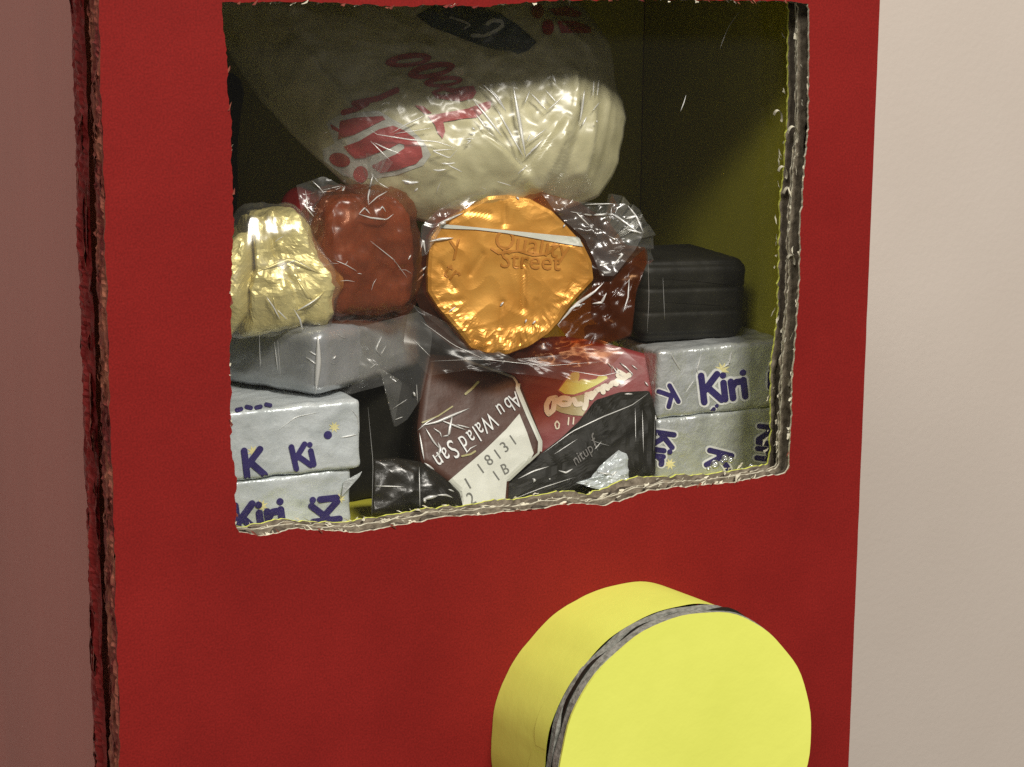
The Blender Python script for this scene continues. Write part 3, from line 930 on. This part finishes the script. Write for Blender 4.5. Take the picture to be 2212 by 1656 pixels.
# cellophane around it
SKO = Z4([(200, 470), (300, 350), (500, 220), (750, 150), (950, 130), (1200, 180), (1500, 260), (1750, 420), (1900, 620), (2070, 640), (2080, 760), (1990, 1000), (1960, 1250), (1950, 1380),
          (1700, 1460), (1300, 1480), (1000, 1600), (700, 1580), (480, 1500), (250, 1320), (130, 1050), (180, 700)])
skp = tp-tn*2.2
sk = solid(SKO, skp, tn, [(i/20, 0) for i in range(9, 21)], 150, 1.1, .15, 44, closed=False)
sk = (sk[0][:-1], [f for f in sk[1] if len(sk[0])-1 not in f])
mesh('amber_skirt', sk, 'amber', t)
am = solid(Z4([(1330, 1290), (1500, 1090), (1650, 930), (1780, 930), (1890, 800), (2060, 650), (2075, 780), (1990, 1000), (1960, 1250), (1940, 1370), (1700, 1450), (1450, 1440)]),
           tp+tn*1.0, (-.5, -.84, .2), FLAT, 90, 1.0, .2, 46, closed=False)
mesh('amber_wrapper', am, 'amber', t)
creases('glint_creases', [[.3, q4(1330, 1290), q4(1480, 1120), q4(1640, 1010), q4(1720, 930)], [.22, q4(1700, 940), q4(1800, 880), q4(1890, 800)], [.25, q4(1620, 1110), q4(1700, 1100), q4(1740, 1020)],
                            [.2, q4(1460, 1140), q4(1560, 1110)], [.14, q4(1880, 1180), q4(1920, 1060), q4(1930, 900)]], bvh(am), t, lift=.2)
tw = at(*q4(1700, 640), 17)
mesh('twist', fan(tw, (.75, -.25, .45), 11, .95, 8, 14, (-.3, 0, 1)), 'clear', t)
cl = solid(Z4([(1200, 190), (1500, 255), (1700, 270), (1900, 275), (1990, 360), (2055, 510), (1990, 640), (1900, 760), (1800, 880), (1690, 880), (1640, 760), (1560, 570), (1400, 430), (1290, 320)]),
           tp+tn*1.5, (-.4, -.9, .2), FLAT, 90, 1.3, .2, 51, closed=False)
mesh('clear_wrapper', cl, 'clear', t)
creases('glint_creases', [[.2, q4(1440, 340), q4(1600, 370), q4(1800, 360), q4(2030, 530)], [.26, q4(1900, 400), q4(1980, 380), q4(2040, 410)], [.16, q4(1920, 290), q4(1990, 380), q4(2050, 520)],
                            [.2, q4(1840, 700), q4(1880, 690), q4(1800, 790)], [.2, q4(1700, 790), q4(1760, 770)], [.14, q4(1480, 340), q4(1600, 460)], [.16, q4(1880, 480), q4(1960, 500), q4(2040, 520)],
                            [.14, q4(1700, 860), q4(1730, 890)], [.12, q4(1560, 280), q4(1900, 270)]]+random_creases(*q4(1850, 560), 45, 70, 24, 19, 8, 34, (.06, .15)), bvh(cl), t, lift=.25)
cl2 = solid(Z4([(190, 460), (330, 320), (520, 220), (760, 160), (560, 320), (400, 420), (260, 530), (240, 700), (170, 720), (180, 600)]), tp+tn*1.2, tn, FLAT, 70, .6, .2, 53, closed=False)
mesh('clear_wrapper', cl2, 'clear', t)
creases('glint_creases', [[.14, q4(210, 450), q4(380, 260), q4(620, 170)], [.22, q4(330, 440), q4(430, 400), q4(540, 350)], [.24, q4(260, 590), q4(350, 570), q4(460, 560)], [.22, q4(180, 680), q4(205, 570), q4(225, 690)],
                            [.3, q4(345, 445), q4(400, 430)], [.18, q4(60, 1010), q4(120, 900), q4(230, 800)], [.15, q4(40, 1030), q4(140, 940), q4(215, 860)]], bvh(cl2, tv, sk), t, lift=.35)
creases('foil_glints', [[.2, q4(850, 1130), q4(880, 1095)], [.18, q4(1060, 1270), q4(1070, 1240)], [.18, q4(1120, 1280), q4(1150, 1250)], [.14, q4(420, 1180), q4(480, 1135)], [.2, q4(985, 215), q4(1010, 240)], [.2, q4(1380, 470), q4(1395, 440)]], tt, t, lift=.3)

dr = solid([(885, 655), (960, 715), (1020, 768), (1120, 782), (1230, 772), (1340, 750), (1395, 800), (1330, 845), (1220, 822), (1110, 805), (1000, 800), (925, 812), (870, 745)], at(1100, 780, 14.5), (-.3, -.9, .3), FLAT, 90, .8, .16, 57, closed=False)
mesh('loose_film', dr, 'loose', t, smooth=True)
creases('glint_creases', [[.07, (905, 690), (980, 745), (1060, 782)], [.06, (930, 780), (1040, 775), (1180, 790), (1310, 780)], [.08, (1230, 800), (1300, 812), (1350, 800)], [.06, (890, 730), (930, 770)]], bvh(dr), t, lift=.15)

# brown biscuit packet
Z6 = lambda pts: zoomed(3.403, 980, 820, pts)
def q6(x, y): return Z6([(x, y)])[0]
BO = Z6([(250, 170), (560, 195), (970, 350), (1010, 400), (1110, 650), (1205, 900), (1200, 1000), (1090, 1090), (925, 1235), (915, 1420), (720, 1500), (520, 1500), (510, 1330), (410, 1240), (190, 1080), (155, 800), (190, 480)])
bn = Vector((-.12, -.90, .42)).normalized(); bp = at(*q6(700, 850), 22)
t = thing('brown_packet', (5, 20, FLOOR), 'brown biscuit packet with white letters upside down and a white number panel', 'packet')
bv = solid(BO, bp, bn, [(max(.03, i/16), -.5*(i < 16)) for i in range(17)]+[(1.0, .4), (1.0, 4.5), (.9, 5), (.05, 5)], 120, .12, .12, 61)
mesh('packet', bv, 'brown', t, smooth=True)
bt = bvh(bv)
printed('white_edge', [stroke2d(Z6([(560, 215), (760, 285), (965, 358), (1000, 410), (995, 465), (1085, 680), (1185, 905), (1180, 1000), (1100, 1075)]), 9, 60)], bt, 'label_white', t, .14)
printed('number_panel', [fill2d([Z6([(1010, 670), (1075, 830), (1130, 1000), (1090, 1080), (930, 1230), (915, 1420), (540, 1470), (508, 1330), (410, 1240), (720, 975), (900, 800)])], 10)], bt, 'label_white', t, .16)
printed('number_lettering', [text2d("1", *q6(690, 1180), 34, 35, .8), text2d("8", *q6(755, 1110), 34, 35, .9), text2d("1", *q6(830, 1060), 34, 35, .8), text2d("3", *q6(890, 1000), 34, 38, .9), text2d("1", *q6(960, 940), 34, 35, .8),
         text2d("1", *q6(820, 1240), 34, 35, .8), text2d("B", *q6(880, 1185), 34, 25, .8), text2d("1", *q6(575, 1310), 36, 30, .9), text2d("2", *q6(600, 1440), 40, 25, .8)], bt, 'ink', t, .3)
fl = []
for ch, x, y, sz in (("A", 975, 480, 44), ("b", 915, 525, 44), ("u", 850, 575, 44), ("W", 770, 650, 46), ("a", 672, 735, 46), ("l", 628, 770, 48), ("a", 598, 800, 46), ("d", 540, 840, 48), ("S", 440, 880, 54), ("a", 385, 945, 50), ("n", 330, 985, 52)):
    fl.append(text2d(ch, *q6(x, y), sz*1.12, 216, .62, .12))
printed('brand_lettering', fl, bt, 'white_print', t, .3)
printed('small_lettering', [stroke2d(Z6([(560, 505), (620, 455), (665, 405)]), 5, 9), stroke2d(Z6([(530, 1025), (600, 1010), (640, 985)]), 4, 9), stroke2d(Z6([(200, 745), (330, 690), (450, 610)]), 3, 9)], bt, 'olive_print', t, .25)
creases('glint_creases', [[.3, q6(190, 770), q6(320, 740), q6(460, 680), q6(590, 625)], [.2, q6(355, 725), q6(480, 775), q6(560, 805)], [.3, q6(450, 690), q6(430, 780), q6(420, 850), q6(370, 860)], [.2, q6(225, 790), q6(290, 900), q6(340, 960)],
                            [.18, q6(175, 830), q6(195, 950), q6(215, 1060)], [.34, q6(330, 910), q6(350, 960), q6(345, 1000), q6(300, 1040)], [.2, q6(215, 1080), q6(300, 1140)], [.14, q6(290, 790), q6(350, 830), q6(360, 870)],
                            [.14, q6(160, 810), q6(240, 740), q6(330, 690)], [.12, q6(560, 1010), q6(600, 960), q6(660, 930)], [.14, q6(480, 760), q6(600, 790)]]+random_creases(*q6(310, 860), 45, 50, 14, 41, 10, 34, (.06, .13)), bt, t, lift=.2)

# red packet with a yellow leaf mark
RO = Z6([(700, 200), (900, 60), (1400, 20), (1850, 110), (2160, 195), (2165, 480), (2080, 560), (1800, 800), (1500, 1000), (1300, 1060), (1150, 1010), (1000, 700)])
rn = Vector((-.25, -.88, .40)).normalized(); rp = at(*q6(1500, 560), 29)
t = thing('red_packet', (32, 32, FLOOR), 'red packet with a yellow leaf mark and cream lettering, right of the brown packet', 'packet')
rv = solid(RO, rp, rn, [(max(.03, i/16), -.5*(i < 16)) for i in range(17)]+[(1.0, .4), (1.0, 4), (.9, 4.5), (.05, 4.5)], 110, .14, .11, 71)
mesh('packet', rv, 'red_packet', t, smooth=True)
rt_ = bvh(rv)
Z7 = lambda pts: zoomed(6.506, 1300, 850, pts)
printed('leaf_outline', [fill2d([Z7([(455, 720), (560, 560), (670, 420), (760, 395), (860, 430), (1000, 425), (1120, 440), (1250, 480), (1290, 520), (1180, 610), (1000, 720), (800, 800), (560, 800)])], 9)], rt_, 'red_print', t, .12)
printed('leaf_mark', [fill2d([Z7([(480, 710), (580, 570), (690, 430), (800, 420), (815, 480), (790, 570), (850, 530), (960, 550), (1080, 530), (1130, 470), (1250, 490), (1260, 520), (1100, 620), (900, 720), (720, 780), (570, 770)])], 9)], rt_, 'lemon_print', t, .2)
printed('badge', [fill2d([Z7([(390, 1010), (430, 900), (560, 830), (720, 810), (960, 760), (960, 960), (860, 1120), (700, 1110), (520, 1070)])], 9)], rt_, 'olive_print', t, .14)
fl = [stroke2d(Z7(p), 11, 14) for p in ([(430, 830), (330, 850), (280, 950), (290, 1050), (320, 1090)], [(320, 1090), (390, 1030), (410, 900), (430, 830)],
                                          [(470, 880), (540, 830), (660, 850), (650, 930), (540, 950), (470, 900)], [(720, 860), (760, 940), (830, 930)], [(930, 780), (920, 900), (890, 1000)],
                                          [(940, 790), (1010, 760)], [(1000, 830), (1050, 760), (1080, 720)], [(1080, 720), (1130, 690), (1180, 700), (1190, 740)], [(1180, 660), (1230, 640), (1260, 680)], [(1300, 640), (1340, 590), (1400, 610)],
                                          [(1380, 590), (1440, 540), (1480, 580)], [(1430, 470), (1520, 520), (1600, 470)], [(1440, 420), (1540, 480)])]
printed('brand_lettering', fl, rt_, 'cream_print', t, .28)
printed('small_lettering', [stroke2d(Z7([(420, 1250), (450, 1200), (490, 1250), (480, 1320), (440, 1330), (420, 1260)]), 3, 16), stroke2d(Z7([(640, 1150), (630, 1260)]), 3, 6), stroke2d(Z7([(720, 1150), (710, 1250)]), 3, 6)], rt_, 'cream_print', t, .2)
creases('glint_creases', [[.2, q6(1850, 240), q6(1910, 290), q6(1950, 330)], [.14, q6(1780, 260), q6(1830, 330), q6(1900, 380)], [.16, q6(1820, 280), q6(1860, 340)], [.14, q6(1900, 280), q6(1960, 340), q6(1930, 380)], [.12, q6(1740, 230), q6(1790, 290)],
                            [.18, q6(2060, 400), q6(2090, 440)], [.12, q6(1950, 260), q6(2000, 300)]]+random_creases(*q6(1860, 320), 28, 28, 12, 22, 8, 26, (.05, .11)), rt_, t, lift=.2)
sm = solid(Z6([(700, 190), (1290, 20), (1700, 60), (1900, 140), (1800, 250), (1400, 290), (1000, 215)]), rp+rn*6, (-.3, -.85, .43), FLAT, 70, .6, .2, 73, closed=False)
mesh('clear_wrapper', sm, 'redfilm', t)

# black packet with a crumpled white foil corner
DO = Z6([(915, 1400), (920, 1240), (1100, 1075), (1210, 985), (1350, 880), (1500, 740), (1640, 560), (1850, 490), (2090, 480), (2150, 650), (2140, 1190), (1930, 1270), (1700, 1330), (1450, 1370), (1100, 1460)])
dn = Vector((-.1, -.9, .42)).normalized(); dp = at(*q6(1550, 1000), 19)
t = thing('black_packet', (30, 18, FLOOR), 'black wrapped packet lying between the brown packet and the right stack', 'packet')
dv = solid(DO, dp, dn, pillow(1.2, 4, 14), 120, .7, .13, 81)
mesh('packet', dv, 'black_matt', t)
dt = bvh(dv)
printed('lettering', [text2d("nitup", *q6(1480, 1110), 32, 40, .8, .3), text2d("f", *q6(1640, 960), 40, 42, .9, .4)], dt, 'faint_print', t, .25)
fc = solid(Z6([(1480, 1250), (1600, 1210), (1680, 1110), (1830, 980), (1905, 1010), (1925, 1130), (1930, 1270), (1800, 1330), (1600, 1290)]), dp+dn*3.2, dn, pillow(.8, 1.5, 10), 70, .9, .3, 85)
mesh('foil_corner', fc, 'white_foil', t)
creases('glint_creases', [[.13, q6(1210, 1000), q6(1450, 820), q6(1700, 700), q6(1950, 600), q6(2090, 500)], [.2, q6(1890, 505), q6(1960, 505)], [.16, q6(1000, 1215), q6(1130, 1150), q6(1260, 1110)], [.1, q6(920, 1400), q6(1200, 1290), q6(1480, 1200)],
                            [.3, q6(1120, 1210), q6(1138, 1225), q6(1130, 1245)], [.2, q6(1258, 1212), q6(1272, 1222)], [.22, q6(1340, 1145), q6(1400, 1165), q6(1460, 1130)], [.1, q6(1640, 970), q6(1700, 900)], [.1, q6(1300, 1010), q6(1500, 880)],
                            [.09, q6(1980, 620), q6(1985, 900)], [.09, q6(2040, 640), q6(2050, 1000)], [.13, q6(2150, 680), q6(2155, 740)]]+random_creases(*q6(1400, 1000), 110, 60, 20, 31, 12, 60, (.03, .08)), dt, t, lift=.2)
creases('foil_folds', [[.25, q6(1780, 1190), q6(1830, 1150)], [.3, q6(1800, 1310), q6(1840, 1250), q6(1870, 1200)], [.2, q6(1640, 1160), q6(1800, 1180)], [.2, q6(1890, 1180), q6(1890, 1240)]], bvh(fc), t, lift=.1)  # fold glints put in as whitish tubes

# dark glossy bar between the left stack and the brown packet
Z8 = lambda pts: zoomed(4.87, 850, 950, pts)
t = thing('black_chocolate', (-8, 32, FLOOR), 'black glossy wrapped chocolate lying low between the left stack and brown packet', 'sweet')
cv = solid(Z8([(320, 860), (600, 850), (880, 900), (1060, 1010), (1230, 1140), (1360, 1270), (1400, 1440), (1300, 1540), (880, 1560), (310, 1530)]), at(950*K, 1190*K, 19.5), (-.15, -.93, .34), pillow(1.6, 9, 14), 100, .45, .16, 91)
mesh('wrapper', cv, 'black', t, smooth=True)
ct = bvh(cv)
creases('glint_creases', [[.4, Z8([(930, 1350)])[0], Z8([(1000, 1330)])[0], Z8([(1100, 1310)])[0]], [.22, Z8([(1090, 1300)])[0], Z8([(1200, 1300)])[0], Z8([(1280, 1330)])[0]], [.3, Z8([(940, 1330)])[0], Z8([(950, 1400)])[0]], [.15, Z8([(1230, 1230)])[0], Z8([(1300, 1260)])[0]], [.12, Z8([(340, 1190)])[0], Z8([(700, 1200)])[0]], [.1, Z8([(880, 880)])[0], Z8([(890, 1480)])[0]]], ct, t, lift=.12)
# added dark slab filling the gap behind it with shade
t = thing('shade_slab', (2, 46, FLOOR), 'added dark slab giving the shade behind the black chocolate', 'packet')
mesh('wrapper', soft_box((2, 46, -11), (52, 15, 40.5), (0, 0, 3), 16, 2.5, .5, .12, 95), 'black_matt', t, smooth=True)

# dark seamed pack on the right stack
t = thing('dark_pack', (61, 41, -1.5), 'dark rounded pack with level seams on top of the right cheese stack', 'packet')
pk = soft_box((60.9, 40.5, 7.8), (27.2, 26, 18.2), (0, 1.8, -3), 48, 3.2, .12, .15, 100)
pk = ([v+Vector((0, .38*math.exp(-((((v.z+.04*v.x) % 5.2)-2.6)/.4)**2), 0)) if v.y < 36 else v for v in pk[0]], pk[1])
mesh('wrapper', pk, 'black_matt', t, smooth=True)
creases('glint_creases', [[.05, (1400, 600), (1500, 606), (1600, 618)], [.05, (1405, 650), (1600, 662)]], bvh(pk), t, lift=.1, mat='black')

# cream snack bag lying on top
BG = [(330, -60), (480, 95), (560, 215), (650, 312), (740, 395), (800, 455), (950, 490), (1120, 485), (1230, 450), (1290, 428), (1322, 382), (1334, 352), (1337, 330), (1345, 300), (1346, 280), (1351, 258), (1346, 236), (1343, 214), (1334, 200), (1326, 168), (1325, 140), (1317, 102), (1296, 62), (1230, -20), (1000, -90), (600, -110)]
gn = Vector((-.20, -.90, .38)).normalized(); gp = at(1000, 230, 36)
t = thing('snack_bag', (10, 45, 30), 'big cream snack bag with red print lying over the sweets, top of the window', 'packet')
BF = [[on_plane(x, y, gp, gn) for x, y in ln] for ln in ([(1236, 205), (1172, 440)], [(1268, 190), (1243, 440)], [(1303, 205), (1285, 330)], [(1195, 300), (1150, 440)], [(1285, 330), (1258, 430)], [(620, 120), (770, 300)], [(1010, 330), (1140, 430)], [(1140, 60), (1250, 130)], [(1215, 180), (1205, 300)], [(1320, 230), (1312, 330)], [(1100, 420), (1180, 300)])]
def bag_fold(q, r, u, n):
    k = max(0, min(1, (.97-r)*8))
    q = q+n*k*(.55*crum(q, .10, 17)+.28*crum(q, .23, 19))
    for a, b in BF:
        ab = b-a; s_ = (q-a).dot(ab)/ab.length_squared
        if -.05 < s_ < 1.05:
            side = ab.cross(n).normalized(); d = (q-a-ab*s_).dot(side)
            if d > -.4: q = q+n*k*1.25*min(1, (d+.4)/.5)*math.exp(-max(0, d)/3.2)*math.sin(math.pi*min(1, max(0, (s_+.05)/1.1)))**.4
    e = max(0, (q.x-20)/30)
    if e > 0 and r > .25:
        q = q+n*(.75*e*math.sin(q.x*.75+.12*q.z+2*noise.noise(q*.06))*min(1, (r-.25)*3)*max(0, min(1, (.93-r)*9)))
    return q
gprof = [(max(.02, i/60), -12.5*(1-(i/60)**4.4)) for i in range(61)]+[(1.0-(.97*i/8), 18*(1-(1-i/8)**2.6)) for i in range(1, 9)]
bgv = solid(BG, gp, gn, gprof, 260, .9, .075, 111, centre=(960, 200), extra=bag_fold)
mesh('bag', bgv, 'cream', t, smooth=True)
bgt = bvh(bgv)
Z5 = lambda pts: zoomed(4.608, 780, 150, pts)
halo = [fill2d([Z5([(100, 700), (260, 600), (700, 560), (860, 660), (1050, 760), (1200, 900), (1290, 1060), (1200, 1180), (900, 1290), (640, 1330), (300, 1300), (80, 1130), (60, 1000), (200, 930)])], 10)]
printed('pale_patch', halo, bgt, 'grey_print', t, .12)
red = [fill2d([Z5([(240, 880), (260, 680), (420, 640), (740, 620), (770, 660), (600, 740), (420, 830)])], 9), fill2d([Z5([(150, 710), (240, 760), (250, 800), (170, 770)])], 9),
       fill2d([Z5([(300, 965), (480, 900), (700, 770), (860, 730), (980, 780), (1100, 870), (1180, 980), (1195, 1080), (1120, 1160), (900, 1230), (720, 1265), (640, 1210), (625, 1180), (740, 1120), (900, 1050), (990, 985), (985, 945), (930, 930), (830, 980), (540, 1095), (430, 1100), (360, 1040)])], 9),
       fill2d([blob2d(*Z5([(258, 1115)])[0], 23, 15, .25)], 12), fill2d([blob2d(*Z5([(495, 1280)])[0], 16, 18)], 12),
       fill2d([Z5([(1250, 620), (1480, 580), (1700, 540), (1880, 470), (1975, 450), (1960, 530), (1800, 640), (1600, 660), (1430, 690), (1450, 800), (1420, 880), (1370, 820), (1330, 720)])], 9),
       fill2d([Z5([(1100, 500), (1200, 510), (1300, 590), (1220, 600)])], 9),
       fill2d([Z5([(1290, 350), (1420, 290), (1560, 310), (1650, 290), (1770, 280), (1805, 350), (1760, 420), (1620, 455), (1480, 440), (1350, 420)]), Z5([(1340, 365), (1420, 385), (1530, 365), (1430, 335)])], 9),
       *[fill2d([blob2d(x, y, a, b, t_, 26), blob2d(x+3, y+1, a*.62, b*.3, t_, 22)], 9) for x, y, a, b, t_ in ((882, 130, 50, 15, -.12), (932, 152, 52, 16, -.2), (958, 176, 42, 12, -.1))]]
red += [stroke2d(Z5(p), 12, 14) for p in ([(560, 480), (440, 540), (300, 580)], [(900, 330), (700, 420), (420, 480)])]
Z9 = lambda pts: zoomed(3.95, 1000, 0, pts)
red += [fill2d([blob2d(*Z9([(1370, 265)])[0], 13, 17)], 12), fill2d([blob2d(*Z9([(1270, 110)])[0], 14, 16)], 12), fill2d([Z9([(1460, 210), (1620, 200), (1790, 270), (1780, 320), (1620, 320), (1500, 320)])], 10), fill2d([Z9([(1380, 90), (1560, 60), (1700, 130), (1660, 170), (1450, 150)])], 10)]
printed('red_lettering', red, bgt, 'red_print', t, .28)
printed('oval_badge', [fill2d([Z9([(90, 150), (260, 60), (480, 30), (700, 60), (900, 130), (1060, 230), (1180, 330), (1265, 410), (1180, 490), (1080, 525), (1000, 490), (880, 490), (680, 430), (480, 350), (240, 260)])], 10)], bgt, 'navy_green', t, .26)
printed('badge_script', [stroke2d(Z9([(640, 345), (750, 350), (860, 300), (930, 250), (920, 205), (840, 195), (780, 230)]), 8, 22), stroke2d(Z9([(420, 170), (520, 200), (620, 240), (560, 280)]), 5, 14)], bgt, 'grey_print', t, .36)
sk = solid(BG, gp+gn*1.1, gn, [(a, b-.3) for a, b in gprof[:61]], 260, .9, .075, 111, centre=(960, 200), closed=False, extra=bag_fold)
mesh('clear_wrapper', sk, 'clear_soft', t)
st = bvh(sk)
q9 = lambda x, y: zoomed(2.76, 1200, 0, [(x, y)])[0]
q5 = lambda x, y: Z5([(x, y)])[0]
creases('glint_creases', [[.34, q9(170, 575), q9(205, 780), q9(255, 1060)], [.2, q9(250, 1070), q9(300, 1020), q9(380, 940)], [.14, q9(0, 590), q9(70, 660), q9(120, 750)], [.2, q9(60, 740), q9(150, 900), q9(245, 1070)], [.13, q9(200, 1180), q9(260, 1130)],
                            [.12, q9(250, 700), q9(285, 610)], [.18, q9(290, 630), q9(400, 750)], [.14, q9(390, 610), q9(465, 695)], [.12, q9(400, 750), q9(510, 655)], [.22, q9(435, 500), q9(460, 565)], [.22, q9(655, 610), q9(640, 720), q9(625, 825)],
                            [.16, q9(640, 850), q9(670, 790)], [.12, q9(720, 540), q9(712, 650)], [.12, q9(755, 530), q9(740, 650)], [.18, q9(735, 815), q9(742, 830)], [.1, q9(710, 750), q9(760, 690)], [.12, q9(265, 960), q9(290, 900)], [.12, q9(270, 965), q9(400, 870)],
                            [.22, q5(1760, 430), q5(1900, 600), q5(2100, 860)], [.18, q5(1860, 250), q5(2000, 380), q5(2140, 570)], [.16, q5(1800, 600), q5(1900, 740), q5(1960, 790)],
                            [.12, q5(590, 770), q5(680, 830), q5(1050, 890), q5(1350, 910), q5(1590, 990)], [.12, q5(1590, 1000), q5(1500, 1100), q5(1300, 1015), q5(1560, 995)], [.15, q5(1400, 1155), q5(1480, 1165), q5(1570, 1150)], [.12, q5(1480, 1175), q5(1650, 1260)],
                            [.13, q5(640, 920), q5(780, 990), q5(940, 1050)], [.1, q5(600, 900), q5(720, 1020), q5(830, 1130)], [.12, q5(850, 810), q5(1000, 720), q5(1230, 610)], [.09, q5(870, 820), q5(1100, 790), q5(1320, 750)],
                            [.3, q5(960, 1350), q5(1060, 1380), q5(1150, 1370)], [.2, q5(980, 1360), q5(1030, 1400)], [.18, q5(1310, 1230), q5(1380, 1240), q5(1460, 1225)], [.2, q5(1100, 1480), q5(1140, 1440)], [.1, q5(1350, 1500), q5(1370, 1430), q5(1400, 1370)],
                            [.12, q5(1690, 940), q5(1740, 900), q5(1690, 900)], [.2, q5(1750, 750), q5(1790, 780)], [.2, q5(1740, 830), q5(1775, 825)], [.12, q5(70, 820), q5(120, 800)], [.09, q5(600, 1260), q5(700, 1380), q5(820, 1450)],
                            [.1, q9(60, 1230), q9(160, 1260)]]
        + random_creases(1060, 300, 230, 120, 30, 77, 10, 46, (.04, .10)), st, t, r=.18, lift=.3)

# dark packet coloured like the back shade, and small red sweet, back left
t = thing('dark_packet', (-52, 66, FLOOR), 'dark packet at the back left behind the gold sweet, coloured to match the shade', 'packet')
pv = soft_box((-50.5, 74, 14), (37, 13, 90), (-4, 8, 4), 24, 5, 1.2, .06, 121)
mesh('wrapper', pv, 'shade_brown', t, smooth=True)
t = thing('red_sweet', (-30, 47, 10), 'small dark red sweet half hidden behind the pale gold sweet', 'sweet')
mesh('wrapper', soft_box(at(640, 440, 46)+Vector((0, 0, -6)), (8, 8, 18), (8, 14, 20), 14, 3, .5, .2, 131), 'dark_red', t, smooth=True)
